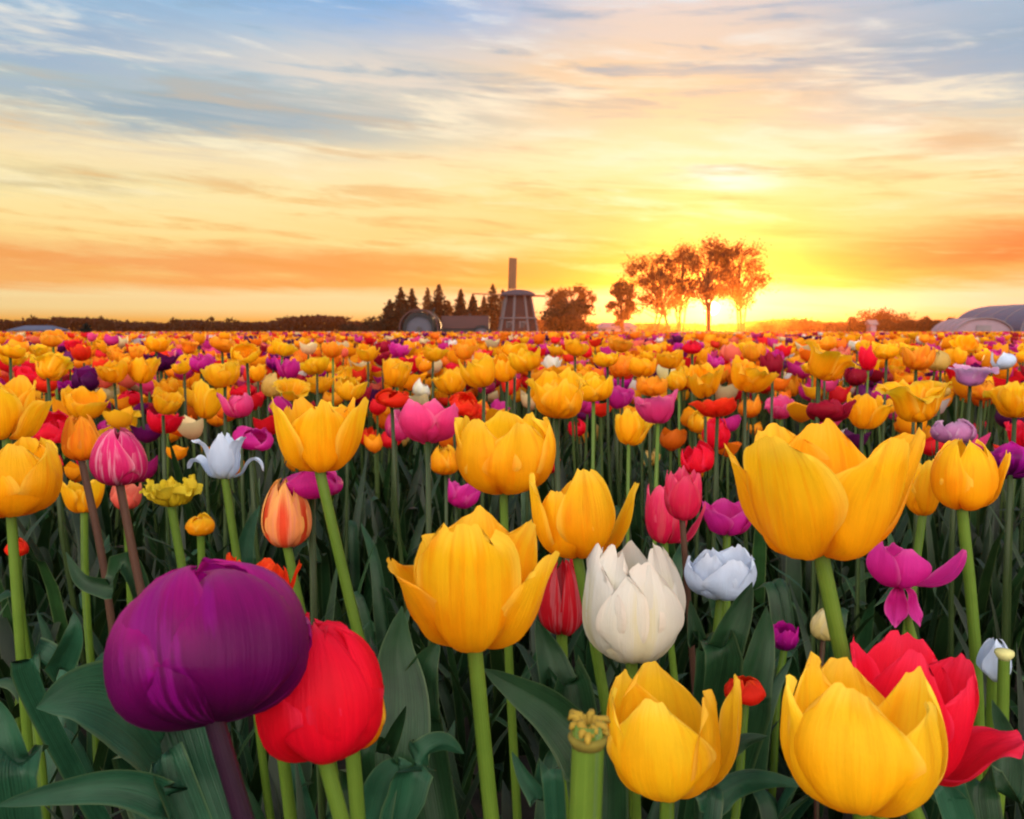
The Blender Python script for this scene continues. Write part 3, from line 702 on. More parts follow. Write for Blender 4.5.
building('field_shed', 18, 60, 330, 325.5, 200, 'low shed with dull blue roof before the far tree line', M_GREYW, M_BLUE, hip=2.0, windows=3)
def hoop_barn(name, x0, x1, top, depth, label, cat, wall, roof, deep, flat=2.6):
    """rounded roof sheet bent over hoops, end wall with a door towards the field"""
    k = depth / F; t = empty(name, ground_at((x0 + x1) / 2, depth)); tag(t, label, cat); w = (x1 - x0) * k / 2; h = height(top, depth); m = 24
    prof = [(-w * math.copysign(abs(math.cos(math.pi * i / m)) ** (2 / flat), math.cos(math.pi * i / m)), h * abs(math.sin(math.pi * i / m)) ** (2 / flat)) for i in range(m + 1)]
    b = MB(); V = [(x, -deep / 2, z) for x, z in prof] + [(x, deep / 2, z) for x, z in prof]
    b.add(V, [(i, i + 1, m + 2 + i, m + 1 + i) for i in range(m)]); b.build('roof', roof, t, smooth=True)
    b = MB(); b.add([(x * .985, -deep / 2 + .25, z * .985) for x, z in prof], [tuple(range(m + 1))]); b.add([(x * .985, deep / 2 - .25, z * .985) for x, z in prof], [tuple(range(m, -1, -1))]); b.build('wall', wall, t)
    b = MB(); b.box((0, -deep / 2 + .2, h * .3), (w * .5, .08, h * .6)); b.build('door', M_GREYW, t)
    for i in range(5):
        b = MB(); y = -deep / 2 + deep * i / 4; b.tube([(x * 1.004, y, z * 1.004) for x, z in prof], .06, 5, cap=False); b.build('hoop', M_GREYW, t, smooth=True)
hoop_barn('hoop_barn', 984, 1106, 304, 110, 'large blue grey barn with rounded roof at the end of the hedge', 'barn', M_BLUE, M_BLUE, 16)
hoop_barn('hoop_shed', 942, 1000, 318.5, 104, 'low pale lilac rounded shed against the blue grey barn', 'shed', M_LILAC, M_LILAC, 6, 2.0)
building('low_shed', 598, 634, 327.5, 322.5, 165, 'long pale low shed at the foot of the ivy clad tree', M_PALE, M_LILAC, hip=1.0, deep=5, windows=4, cat='shed')
building('small_cabin', 868.5, 874, 324.5, 320, 163, 'tiny pale cabin in front of the dark hedge', M_LILAC, M_GREYW, deep=2, cat='shed')


# the evening air
def haze():
    b = MB(); b.box((0, 400, 17.5), (1360, 1300, 41)); m = bpy.data.materials.new('evening_haze'); m.use_nodes = True; m.node_tree.nodes.clear(); N = NT(m.node_tree)
    v = N.new('ShaderNodeVolumePrincipled'); v.inputs['Color'].default_value = (1.0, .28, .05, 1); v.inputs['Density'].default_value = HAZE; v.inputs['Anisotropy'].default_value = .92
    o = N.new('ShaderNodeOutputMaterial'); N.l.new(v.outputs[0], o.inputs['Volume'])
    tag(b.build('haze', m), 'warm evening haze low over the field', kind='stuff')
HAZE = 0.0004
haze()
# ------------------------------------------------------------------ tulip geometry
FORMS = {   # (r, z) of a petal's midrib from the flower's foot to its tip
    'cup':   [(.04, 0), (.42, .03), (.78, .20), (.96, .48), (1.0, .82), (.96, 1.14), (.88, 1.42), (.80, 1.58)],
    'bowl':  [(.04, 0), (.46, .03), (.80, .18), (.98, .42), (1.08, .70), (1.15, .98), (1.20, 1.20), (1.24, 1.34)],
    'egg':   [(.04, 0), (.50, .04), (.86, .26), (1.0, .64), (.97, 1.08), (.80, 1.52), (.50, 1.88), (.22, 2.05)],
    'globe': [(.04, 0), (.55, .03), (.92, .24), (1.04, .60), (1.02, 1.00), (.84, 1.34), (.54, 1.55), (.28, 1.64)],
    'dome':  [(.04, 0), (.55, .03), (.92, .26), (1.03, .64), (1.0, 1.02), (.80, 1.36), (.46, 1.56), (.06, 1.62)],
    'lily':  [(.04, 0), (.44, .03), (.74, .22), (.82, .52), (.82, .84), (.92, 1.12), (1.14, 1.34), (1.46, 1.46)],
    'flat':  [(.04, 0), (.40, .04), (.72, .14), (.98, .28), (1.2, .40), (1.4, .48), (1.58, .50), (1.72, .46)],
}
def vnoise(r, nu, nv, ku, kv):
    g = r.normal(size=(kv + 2, ku + 2))
    a = np.linspace(0, ku, nu); b = np.linspace(0, kv, nv)
    i = a.astype(int); fa = a - i; fa = fa * fa * (3 - 2 * fa); j = b.astype(int); fb = b - j; fb = fb * fb * (3 - 2 * fb)
    A = g[j][:, i] * (1 - fa) + g[j][:, i + 1] * fa; B = g[j + 1][:, i] * (1 - fa) + g[j + 1][:, i + 1] * fa
    return A * (1 - fb)[:, None] + B * fb[:, None]
sm = lambda x, a, b: (lambda t: t * t * (3 - 2 * t))(np.clip((x - a) / (b - a), 0, 1))

def petal(form='cup', ang=0.0, half=66, lean=0, tip=0, size=1.0, inner=1.0, edge=0.0, ruff=.042, notch=0.0, point=0.0, rag=.03, wid=1.0, curl=0.0, ridge=0.0, taper=.52, seed=0, nu=19, nv=21, crease=.035):
    """one petal; ang 0 faces the camera, 90 to its right. lean/tip in degrees, outwards. returns verts, uvs, faces"""
    r = np.random.default_rng(seed)
    v = np.linspace(0, 1, nv); u = np.linspace(-1, 1, nu)
    pr = catmull(FORMS[form], np.linspace(0, 1, 80)); pr = pr * [inner, 1.0]
    d = np.diff(pr, axis=0); L = np.concatenate([[0], np.cumsum(np.linalg.norm(d, axis=1))])
    s = v * L[-1]
    rn = np.interp(s, L, pr[:, 0]); zn = np.interp(s, L, pr[:, 1])
    th = np.arctan2(np.gradient(zn, s), np.gradient(rn, s))
    th = th - R(lean) * sm(v, .0, .45) - R(tip) * sm(v, .55, 1.0)
    ds = np.diff(s) * (1 + (size - 1) * 1.0)
    tm = (th[1:] + th[:-1]) / 2
    rb = rn[0] + np.concatenate([[0], np.cumsum(np.cos(tm) * ds)]); zb = np.concatenate([[0], np.cumsum(np.sin(tm) * ds)])
    Rc = np.clip(np.minimum(rn, 1.05), .04, None); Rc = np.where(v > .5, np.maximum(Rc, .62), Rc)
    a = np.where(v < taper, 1.0, np.sqrt(np.clip(1 - (np.clip((v - taper) / (1.04 - taper), 0, 1)) ** (2.5 - 1.3 * point), .0, 1)))
    a = np.maximum(a, .30 * (1 - point) + .03)
    hw = R(half) * wid
    U = u[None, :]; S = U * hw * np.minimum(rn, 1.05)[:, None] * a[:, None]
    phi = S / Rc[:, None]
    T = Rc[:, None] * np.sin(phi); O = Rc[:, None] * (1 - np.cos(phi)) * (1 - curl * v[:, None])
    n1 = vnoise(r, nu, nv, 4, 3); n2 = vnoise(r, nu, nv, 7, 5)
    off = -O + ruff * (n1 * 1.2 * v[:, None] ** .7 + n2 * .55 * v[:, None]) - crease * np.exp(-(U / .13) ** 2) * np.sin(math.pi * np.clip(v, 0, 1))[:, None] + edge * np.abs(U) ** 4 * sm(v, .15, .8)[:, None]
    if ridge: off = off + ridge * (vnoise(r, nu, 2, 5, 1)[0])[None, :] * np.sin(math.pi * np.clip(v * .92 + .04, 0, 1))[:, None]
    nr, nz = np.sin(th)[:, None], -np.cos(th)[:, None]
    tr, tz = np.cos(th)[:, None], np.sin(th)[:, None]
    w1 = vnoise(r, nu, 2, 6, 1)[0] + .5 * vnoise(r, nu, 2, 13, 1)[0]
    dv = (-.26 * u ** 2 * (1 - point) - notch * np.exp(-(u / .28) ** 2) + rag * w1)[None, :] * (v[:, None] ** 4)
    RR = rb[:, None] + nr * off + tr * dv; ZZ = zb[:, None] + nz * off + tz * dv
    A = R(ang); er = np.array([math.sin(A), -math.cos(A), 0]); et = np.array([math.cos(A), math.sin(A), 0])
    P = RR[..., None] * er + T[..., None] * et + ZZ[..., None] * np.array([0, 0, 1.0])
    uv = np.stack([np.broadcast_to((U + 1) / 2, RR.shape), np.broadcast_to(v[:, None], RR.shape)], -1)
    i = (np.arange(nv - 1)[:, None] * nu + np.arange(nu - 1)[None]).ravel()
    f = np.stack([i, i + 1, i + nu + 1, i + nu], -1)
    return P.reshape(-1, 3), uv.reshape(-1, 2), f

def whorl(form, rot=0, seed=0, opening=0, tip=0, ruff=.035, half=66, jitter=1.0, **kw):
    """default flower: three outer and three inner petals"""
    r = np.random.default_rng(seed + 1000); out = []
    for k in range(6):
        inner = k >= 3
        out.append(dict(form=form, ang=rot + 120 * (k % 3) + (60 if inner else 0) + r.normal() * 6 * jitter, half=half + r.normal() * 4, lean=opening * (.75 if inner else 1) + r.normal() * 4 * jitter,
                        tip=tip + r.normal() * 12 * jitter, size=1 + r.normal() * .04 * jitter - (.02 if not inner else 0), inner=.93 if inner else 1.0, ruff=ruff, notch=max(0, r.normal() * .05), rag=.045, seed=seed * 17 + k,
                        point=r.uniform(0, .5), edge=r.normal() * .05, **kw))
    return out

def tube_mesh(name, pts, rad, n=10):
    b = MB(); b.tube(pts, rad, n); return mesh_from(name, np.array(b.v), b.f, np.array(b.uv))

def leaf_mesh(pts, width, side, fold=.25, wave=.0, seed=0, nt=26, nu=9, tipw=1.0):
    """a tulip leaf along pts: broad below the middle, tapering to a point, channelled along its midrib"""
    r = np.random.default_rng(seed)
    t = np.linspace(0, 1, nt); C = catmull(pts, t); T = np.gradient(C, axis=0); T /= np.linalg.norm(T, axis=1)[:, None]
    sd_ = np.broadcast_to(np.asarray(side, float), C.shape); sd_ = sd_ - T * np.sum(sd_ * T, 1)[:, None]; sd_ /= np.linalg.norm(sd_, axis=1)[:, None]
    nn = np.cross(sd_, T)
    w = width * (np.sin(math.pi * np.clip(.12 + .88 * t, 0, 1) ** (.85)) ** .8) * np.where(t > .96, (1 - t) / .04, 1) + .0006
    u = np.linspace(-1, 1, nu); nz = vnoise(r, nu, nt, 2, 5) * wave
    bend = fold * (np.abs(u) ** 1.5)[None, :] * w[:, None] * (1 - .4 * t)[:, None] + nz * w[:, None] * np.abs(u)[None]
    P = C[:, None] + sd_[:, None] * (u[None, :, None] * w[:, None, None] / 2) + nn[:, None] * bend[..., None]
    uv = np.stack([np.broadcast_to((u + 1) / 2, (nt, nu)), np.broadcast_to(t[:, None], (nt, nu))], -1)
    i = (np.arange(nt - 1)[:, None] * nu + np.arange(nu - 1)[None]).ravel()
    return P.reshape(-1, 3), uv.reshape(-1, 2), np.stack([i, i + 1, i + nu + 1, i + nu], -1)

TULIPS = []                                   # (object, colour, form word, px, py, width px, hand label or None)
FORMWORD = {'cup': 'cupped', 'bowl': 'open', 'egg': 'closed', 'globe': 'round', 'lily': 'flared', 'flat': 'flat'}

def stem_pts(top, foot, axis_tilt=(0, 0)):
    top = np.asarray(top, float); foot = np.asarray(foot, float)
    m1 = foot + (top - foot) * .35 + np.array([random.gauss(0, .005), 0.003, 0]); m2 = foot + (top - foot) * .75 + np.array([random.gauss(0, .0025), 0, 0])
    return catmull([foot, m1, m2, top - np.array([0, 0, .003]), top], np.linspace(0, 1, 14))

GROUP = {'yellow': 'yellow tulips in the field', 'lemon': 'yellow tulips in the field', 'orange': 'orange tulips in the field', 'red': 'red tulips in the field', 'scarlet': 'red tulips in the field', 'crimson': 'red tulips in the field',
         'pink': 'pink tulips in the field', 'rose': 'pink tulips in the field', 'magenta': 'magenta tulips in the field', 'purple': 'purple tulips in the field', 'dark_purple': 'purple tulips in the field',
         'white': 'white tulips in the field', 'pale_blue': 'white tulips in the field', 'cream': 'white tulips in the field', 'lilac': 'purple tulips in the field', 'salmon': 'pink tulips in the field', 'flame': 'striped tulips in the field',
         'pink_stripe': 'striped tulips in the field', 'red_stripe': 'striped tulips in the field', 'daffodil': 'yellow tulips in the field', 'tan': 'yellow tulips in the field'}

def hero(label, short, box, depth, colour, petals, stem=None, stem_r=0.0037, stem_mat=None, tilt=(0, 0), leaves=2, seed=0, cols=None, cat='tulip', name='tulip', stamens=False):
    """box = x0,y0,x1,y1 of the flower head in the photograph, depth in metres; the head's real size follows from both"""
    x0, y0, x1, y1 = box
    base = at((x0 + x1) / 2, y1, depth)
    data = [petal(**{**p, 'seed': p.get('seed', seed * 31 + k)}) for k, p in enumerate(petals)]
    allv = np.concatenate([d[0] for d in data])
    M = (Matrix.Rotation(R(tilt[0]), 3, 'Y') @ Matrix.Rotation(R(tilt[1]), 3, 'X')); M = np.array(M)
    sx = sz = (x1 - x0) * depth / F / np.ptp(allv[:, 0]); pos = base.copy()
    for _ in range(12):                       # true width and height from the picture, at this depth
        q = proj(pos + (allv * [sx, sx, sz]) @ M.T)
        w, h = np.ptp(q[:, 0]), np.ptp(q[:, 1])
        sx *= (x1 - x0) / w; sz *= np.clip((y1 - y0) / h, .8, 1.25); sz = np.clip(sz, .45 * sx, 2.2 * sx)
        q = proj(pos + (allv * [sx, sx, sz]) @ M.T)
        pos = pos + RGT * ((x0 + x1) / 2 - (q[:, 0].max() + q[:, 0].min()) / 2) * depth / F + UPV * ((q[:, 1].max() + q[:, 1].min()) / 2 - (y0 + y1) / 2) * depth / F
    foot_dir = None
    if stem is not None:
        low = at(stem[0], stem[1], depth); dvec = low - pos; k = pos[2] / max(pos[2] - low[2], .02); foot = pos + dvec * k; foot[1] = pos[1] + .01
        foot[0] = pos[0] + np.clip(foot[0] - pos[0], -.17, .17)
    else: foot = pos + np.array([rng.normal() * .02, .015, 0])
    foot[2] = -.01
    t = empty(name, (foot[0], foot[1], 0.0)); o = np.array([foot[0], foot[1], 0.0])
    sm_ = stem_mat or M_STEM
    obj('stem', tube_mesh('stem', stem_pts(pos + M @ np.array([0, 0, .04 * sz]), foot) - o, [stem_r * q for q in np.linspace(1.25, 1.0, 14)]), sm_, t)
    for k, d in enumerate(data):
        c = cols[k] if cols else colour
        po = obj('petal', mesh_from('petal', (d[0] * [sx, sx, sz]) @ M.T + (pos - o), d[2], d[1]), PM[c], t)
    if stamens:
        b = MB()
        b.tube([pos - o + M @ np.array([0, 0, .02]) * 1, pos - o + M @ np.array([0, 0, .55 * sz])], sx * .10, 8)
        for k in range(6):
            a = math.pi / 3 * k; e = np.array([math.cos(a) * .28 * sx, math.sin(a) * .28 * sx, .5 * sz]); b.tube([pos - o + M @ np.array([0, 0, .1 * sz]), pos - o + M @ e], sx * .035, 5)
        b.build('stamen', M_STAMEN, t, smooth=True)
    r = np.random.default_rng(seed + 77)
    for k in range(leaves):
        a = r.uniform(0, 2 * math.pi); hgt = r.uniform(.18, .30) * min(1, pos[2] / .4); out = r.uniform(.05, .13)
        e = np.array([math.cos(a), math.sin(a), 0])
        pts = [e * .004 + [0, 0, .0], e * out * .35 + [0, 0, hgt * .45], e * out * .8 + [0, 0, hgt * .85], e * out * 1.35 + [0, 0, hgt * (1.0 if r.random() < .5 else .85)]]
        P, uv, f = leaf_mesh(pts, r.uniform(.018, .032), [-e[1], e[0], 0], .45, .14, seed * 7 + k)
        obj('leaf', mesh_from('leaf', P, f, uv), M_LEAF if r.random() < .6 else M_LEAF_BLUE, t)
    tag(t, label, cat, GROUP[colour])
    TULIPS.append((t, colour, None, (x0 + x1) / 2, (y0 + y1) / 2, x1 - x0, label, short))
    return t, pos

M_STAMEN = plain('stamen', (.14, .12, .02), .8, .3, 200.0)
P = lambda ang, **k: dict(ang=ang, **k)

# --- the flowers one can name, front ones first
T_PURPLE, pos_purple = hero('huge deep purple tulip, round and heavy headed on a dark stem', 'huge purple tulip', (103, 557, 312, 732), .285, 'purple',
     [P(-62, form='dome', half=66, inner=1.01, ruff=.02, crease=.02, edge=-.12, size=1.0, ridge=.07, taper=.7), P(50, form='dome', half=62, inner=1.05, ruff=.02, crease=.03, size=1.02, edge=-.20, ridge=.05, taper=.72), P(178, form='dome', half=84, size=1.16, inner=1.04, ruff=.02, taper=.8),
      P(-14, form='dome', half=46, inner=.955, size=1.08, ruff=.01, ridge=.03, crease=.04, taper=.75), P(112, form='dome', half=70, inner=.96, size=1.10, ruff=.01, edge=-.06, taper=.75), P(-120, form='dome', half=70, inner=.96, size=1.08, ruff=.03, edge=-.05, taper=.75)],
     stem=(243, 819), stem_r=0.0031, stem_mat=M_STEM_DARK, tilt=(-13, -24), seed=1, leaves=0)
hero('glossy red egg shaped tulip tucked behind the huge purple one', 'glossy red egg', (254, 612, 384, 765), .33, 'red',
     [P(16, form='dome', half=76, ruff=.02, crease=.015), P(-72, form='dome', half=72, ruff=.025, inner=1.02), P(98, form='dome', half=68), P(178, form='dome', half=72), P(-130, form='dome', half=66, inner=.97, tip=8), P(55, form='dome', half=60, inner=.97)],
     stem=(345, 819), stem_r=0.0028, tilt=(-6, -8), seed=2, leaves=0)
hero('yellow tulip almost wholly hidden, only an edge showing past the glossy red egg', 'hidden yellow edge', (318, 655, 386, 752), .385, 'yellow', whorl('egg', 20, 3), stem=(362, 819), stem_r=0.0031, seed=3, leaves=1)
hero('big golden tulip in the middle on a bright green stem, petals like a crown', 'golden crown tulip', (386, 505, 560, 653), .385, 'yellow',
     [P(-4, form='bowl', half=50, size=1.14, tip=-2, lean=-2, notch=.06, rag=.08, taper=.68, ruff=.035, crease=.01), P(-74, form='bowl', half=58, lean=13, size=.92, tip=-2, edge=.04, ruff=.05), P(76, form='bowl', half=60, lean=12, size=.92, tip=-6, edge=.03, ruff=.05),
      P(178, form='bowl', half=60, size=1.0, inner=.95), P(122, form='bowl', half=56, size=.95, inner=.95), P(-122, form='bowl', half=56, size=.84, inner=.95)],
     stem=(488, 795), stem_r=0.0032, seed=4, leaves=0, stamens=True)
hero('giant golden tulip, wide open with pointed tips, tallest of the front flowers', 'giant golden tulip', (724, 418, 926, 561), .42, 'yellow',
     [P(30, form='bowl', half=58, lean=5, size=1.0, tip=-8, crease=.02, ruff=.045, notch=.02), P(-46, form='bowl', half=54, lean=12, size=1.13, tip=4, point=.25, ruff=.045), P(-96, form='bowl', half=40, lean=14, size=1.0, tip=8, point=.5, ruff=.05),
      P(165, form='bowl', half=54, size=.96, inner=.95, lean=0), P(100, form='bowl', half=46, lean=10, size=1.10, tip=10, point=.25, ruff=.05), P(-150, form='bowl', half=58, inner=.95, size=.98, lean=0)],
     stem=(845, 645), stem_r=0.0035, seed=5, leaves=1, stamens=True)
hero('bright yellow tulip low at the front with one thin petal standing off its side', 'stray petal tulip', (606, 661, 742, 803), .41, 'lemon',
     [P(-18, form='cup', half=68, size=1.0, tip=-8, ruff=.045, edge=.05), P(62, form='cup', half=46, size=.95, ruff=.05, notch=.04, inner=.98), P(92, form='cup', half=24, lean=12, tip=16, size=1.06, point=.3), P(-88, form='cup', half=44, tip=5, size=.98, inner=.97),
      P(178, form='cup', half=68, inner=.95, size=1.04), P(-135, form='cup', half=60, inner=.95, size=1.05)], stem=(668, 819), stem_r=0.0032, tilt=(-4, -4), seed=6, leaves=1, stamens=True)
hero('bright yellow tulip at the front leaning on the big red one, its inside showing', 'front leaning yellow', (780, 651, 948, 818), .335, 'lemon',
     [P(-38, form='cup', half=66, size=1.0, lean=6, tip=-10, ruff=.05, edge=.04), P(48, form='cup', half=62, size=.94, lean=6, tip=-4, ruff=.05, rag=.05), P(-98, form='cup', half=52, lean=10, size=.95, ruff=.05), P(178, form='cup', half=58, size=1.08, lean=4, inner=.97),
      P(112, form='cup', half=54, size=1.06, lean=4, inner=.97), P(-140, form='cup', half=58, size=1.06, inner=.97)], stem=(872, 850), stem_r=0.0035, tilt=(5, -14), seed=7, leaves=1, stamens=True)
hero('big red tulip past its best, petals flopping open behind the yellow one', 'big floppy red tulip', (850, 630, 1026, 787), .39, 'red',
     [P(-36, form='cup', half=66, size=.98, lean=2, ruff=.06), P(34, form='cup', half=66, size=.94, lean=8, tip=4, ruff=.06), P(84, form='bowl', half=46, size=1.10, lean=34, tip=10, point=.5, ruff=.06), P(170, form='bowl', half=66, size=1.12, ruff=.05, rag=.05),
      P(-120, form='bowl', half=60, size=1.06, ruff=.06), P(118, form='bowl', half=56, size=1.05, ruff=.06)], stem=(930, 840), stem_r=0.0033, tilt=(8, 0), seed=8, leaves=1, stamens=True)
hero('cream white tulip, closed and ruffled at the top, beside the golden crown tulip', 'cream white tulip', (582, 540, 686, 664), .49, 'white',
     [P(6, form='cup', half=52, size=.93, ruff=.025, tip=-12, inner=1.03, taper=.56, rag=.03, edge=.03), P(-74, form='cup', half=60, size=.98, tip=-9, lean=-2, ruff=.035, taper=.74, rag=.05, edge=.03), P(82, form='cup', half=60, size=.94, tip=-14, lean=-3, ruff=.03, taper=.66, rag=.04, edge=.03), P(180, form='cup', half=70, size=.88, inner=.93, tip=-10, taper=.85),
      P(-36, form='cup', half=46, size=1.0, inner=.94, rag=.09, ruff=.04, tip=-12, lean=-2, taper=.8), P(42, form='cup', half=46, size=.99, inner=.93, rag=.09, ruff=.04, tip=-15, lean=-3, taper=.8)],
     stem=(636, 780), stem_r=0.0032, seed=9, leaves=2)
hero('golden tulip above the cream white one with one narrow petal flung out', 'flung petal tulip', (529, 468, 640, 559), .55, 'yellow',
     [P(-40, form='cup', half=62, size=.94, lean=2, ruff=.04, tip=-4), P(22, form='cup', half=58, size=1.14, lean=-8, tip=-4, ruff=.04, point=.3), P(94, form='cup', half=34, lean=22, tip=26, size=1.05, point=.5), P(-86, form='cup', half=50, lean=4, tip=14, size=1.06, point=.4),
      P(178, form='cup', half=66, inner=.95, size=.92), P(130, form='cup', half=60, inner=.95, size=.9)], stem=(596, 690), stem_r=0.0032, seed=10, leaves=2, tilt=(-3, 0))
hero('broad golden cup tulip rising above the golden crown tulip', 'broad golden cup', (454, 410, 556, 495), .66, 'yellow',
     [P(28, form='cup', half=58, size=.98, ruff=.03), P(-42, form='cup', half=62, size=.98, ruff=.03), P(92, form='cup', half=50, size=.98, lean=3), P(-100, form='cup', half=54, size=.97, tip=10), P(178, form='cup', half=68, inner=.95, size=1.02), P(130, form='cup', half=60, inner=.94, size=1.02)], stem=(508, 600), stem_r=0.0030, seed=11, leaves=2)
hero('golden tulip with jagged rim on a long curved stem, behind the flame striped bud', 'jagged golden tulip', (269, 396, 369, 473), .62, 'yellow',
     [P(15, form='bowl', half=62, size=1.02, rag=.06, ruff=.042, tip=-8), P(-60, form='bowl', half=56, size=1.1, lean=4, point=.4), P(82, form='bowl', half=56, size=1.1, lean=4, point=.4), P(178, form='bowl', half=62, inner=.95, size=1.02, rag=.08), P(130, form='bowl', half=58, inner=.95, rag=.08), P(-130, form='bowl', half=58, inner=.95, rag=.08)],
     stem=(351, 612), stem_r=0.0035, seed=12, leaves=2)
hero('fat golden tulip cut by the photo edge above the blue green leaves', 'fat golden tulip', (-50, 436, 63, 518), .60, 'yellow',
     [P(40, form='cup', half=62, size=1.0, ruff=.03), P(-20, form='cup', half=62, size=1.0), P(95, form='cup', half=56, size=.97), P(-90, form='cup', half=60), P(178, form='cup', half=66, inner=.95), P(140, form='cup', half=60, inner=.95)], stem=(14, 700), stem_r=0.0030, seed=13, leaves=0)
hero('golden tulip at the photo edge with a petal hanging out, above the fat golden one', 'hanging petal tulip', (-34, 375, 54, 440), .74, 'yellow',
     [P(10, form='bowl', half=58, size=1.0, ruff=.05), P(84, form='bowl', half=50, size=1.15, lean=26, tip=14), P(-60, form='bowl', half=56), P(178, form='bowl', half=62, inner=.95, size=1.05), P(125, form='bowl', half=58, inner=.95), P(-125, form='bowl', half=58, inner=.95)], seed=14, leaves=1)
hero('closed orange bud with red flames and a pointed tip', 'flame striped bud', (261, 477, 312, 548), .66, 'flame', whorl('egg', 8, 15, half=56, ruff=.02, jitter=.5), stem=(298, 610), stem_r=0.0032, seed=15, leaves=2)
hero('pink and white striped egg shaped tulip on a dark stem', 'pink striped egg', (89, 427, 148, 486), .68, 'pink_stripe', whorl('egg', -10, 16, half=66, ruff=.02, jitter=.4), stem=(134, 570), stem_r=0.0030, stem_mat=M_STEM_BROWN, seed=16, leaves=2)
hero('closed orange bud touching the pink striped egg', 'orange bud', (61, 414, 101, 461), .78, 'orange', whorl('egg', 30, 17, half=60, ruff=.042, jitter=.6), stem=(92, 570), stem_r=0.0030, stem_mat=M_STEM_BROWN, seed=17, leaves=2)
hero('small icy white tulip with petals curling out like a star', 'icy white star', (187, 432, 264, 479), .72, 'pale_blue',
     [P(4, form='cup', half=50, size=1.06, point=.2, ruff=.03), P(-62, form='lily', half=40, size=1.06, lean=10, tip=-8, point=.2), P(-98, form='lily', half=34, size=1.1, lean=42, tip=34, point=.6), P(64, form='lily', half=38, size=1.04, lean=6, tip=-10, point=.2), P(98, form='lily', half=34, size=1.1, lean=42, tip=34, point=.6), P(178, form='cup', half=54, inner=.95)],
     stem=(233, 545), stem_r=0.0030, seed=18, leaves=2)
hero('ragged flat yellow flower nodding beside the icy white star', 'ragged flat flower', (139, 474, 203, 507), .82, 'daffodil', whorl('flat', 0, 19, half=40, ruff=.12, opening=-16) + whorl('bowl', 30, 20, half=34, ruff=.12), seed=19, leaves=2)
hero('tiny round yellow bud low among the leaves under the ragged flat flower', 'tiny round yellow bud', (185, 512, 215, 536), .95, 'yellow', whorl('globe', 0, 21), seed=21, leaves=2)
hero('yellow tulip with a broken open rim under the orange bud', 'broken rimmed tulip', (57, 476, 105, 513), .95, 'yellow', [P(-50, form='bowl', half=60), P(70, form='bowl', half=54, size=1.05), P(178, form='bowl', half=56, size=.8), P(10, form='bowl', half=50, size=.72), P(120, form='bowl', half=50, size=.85), P(-120, form='bowl', half=54, size=.85)], seed=22, leaves=2)
hero('small salmon tulip under the pink striped egg', 'small salmon tulip', (110, 481, 142, 510), 1.05, 'salmon', whorl('cup', 0, 23), seed=23, leaves=2)
hero('wilting magenta tulip, two petals hanging down beside the giant golden stem', 'wilting magenta tulip', (866, 540, 967, 628), .60, 'magenta',
     [P(-8, form='cup', half=72, size=1.0, ruff=.042, crease=.02), P(98, form='cup', half=34, lean=46, tip=-6, size=1.35, point=.4), P(-60, form='cup', half=46, lean=4, size=1.15, tip=10), P(178, form='cup', half=60, inner=.95, size=.9), P(-32, form='cup', half=24, lean=152, tip=12, size=.74, curl=.4), P(38, form='cup', half=24, lean=152, tip=12, size=.74, curl=.4)],
     stem=(928, 680), stem_r=0.0026, seed=24, leaves=2)
hero('icy blue white tulip, low and wide like a bowl, beside a broad leaf', 'icy bowl tulip', (684, 544, 757, 601), .66, 'pale_blue', whorl('cup', 20, 25, half=58, ruff=.05, jitter=.7, opening=2), stem=(712, 665), stem_r=0.0030, seed=25, leaves=2)
hero('small half open cream bud under the giant golden tulip', 'small cream bud', (810, 608, 839, 641), .80, 'cream', whorl('egg', 40, 26, ruff=.08, jitter=1.6), stem=(822, 680), stem_r=0.0021, stem_mat=M_STEM_BROWN, seed=26, leaves=1)
hero('small bright red tulip low in the dark between the two front yellow tulips', 'low red tulip', (724, 675, 766, 706), .56, 'scarlet', whorl('globe', 15, 27, ruff=.05), stem=(742, 740), stem_r=0.0025, seed=27, leaves=1)
hero('small purple tulip deep in shade beside the small cream bud', 'shaded purple tulip', (769, 620, 799, 651), .98, 'purple', whorl('cup', 0, 28), seed=28, leaves=2)
hero('golden tulip with a little side petal, on a tall stem beside the giant golden one', 'side petal tulip', (930, 438, 1011, 511), .64, 'yellow',
     [P(0, form='globe', half=70, size=1.0, ruff=.03), P(-72, form='globe', half=62, size=1.0), P(84, form='cup', half=26, lean=16, tip=24, size=1.0, point=.3), P(72, form='globe', half=58), P(178, form='globe', half=70, inner=.95, size=1.0), P(-140, form='globe', half=60, inner=.95)], stem=(979, 645), stem_r=0.0037, seed=29, leaves=2)
hero('orange yellow tulip squeezed between the giant golden one and the tall side petal one', 'squeezed yellow tulip', (902, 455, 944, 516), .70, 'yellow', whorl('cup', 10, 30), stem=(916, 600), stem_r=0.0030, seed=30, leaves=1)
hero('slender closed pink tulip on a thin dark stem', 'slender pink tulip', (664, 465, 702, 521), .70, 'rose', whorl('cup', 0, 31, half=58, ruff=.042, jitter=.5), stem=(690, 600), stem_r=0.0023, stem_mat=M_STEM_BROWN, seed=31, leaves=1)
hero('rose pink tulip opening behind the slender closed pink one', 'opening rose tulip', (645, 482, 706, 544), .84, 'rose', [P(-30, form='cup', half=70), P(60, form='cup', half=56, lean=6), P(95, form='cup', half=30, lean=45, size=1.1, point=.5), P(178, form='cup', half=66, size=.9), P(-90, form='cup', half=56), P(120, form='cup', half=50, size=.8)], stem=(672, 600), stem_r=.003, seed=32, leaves=2)
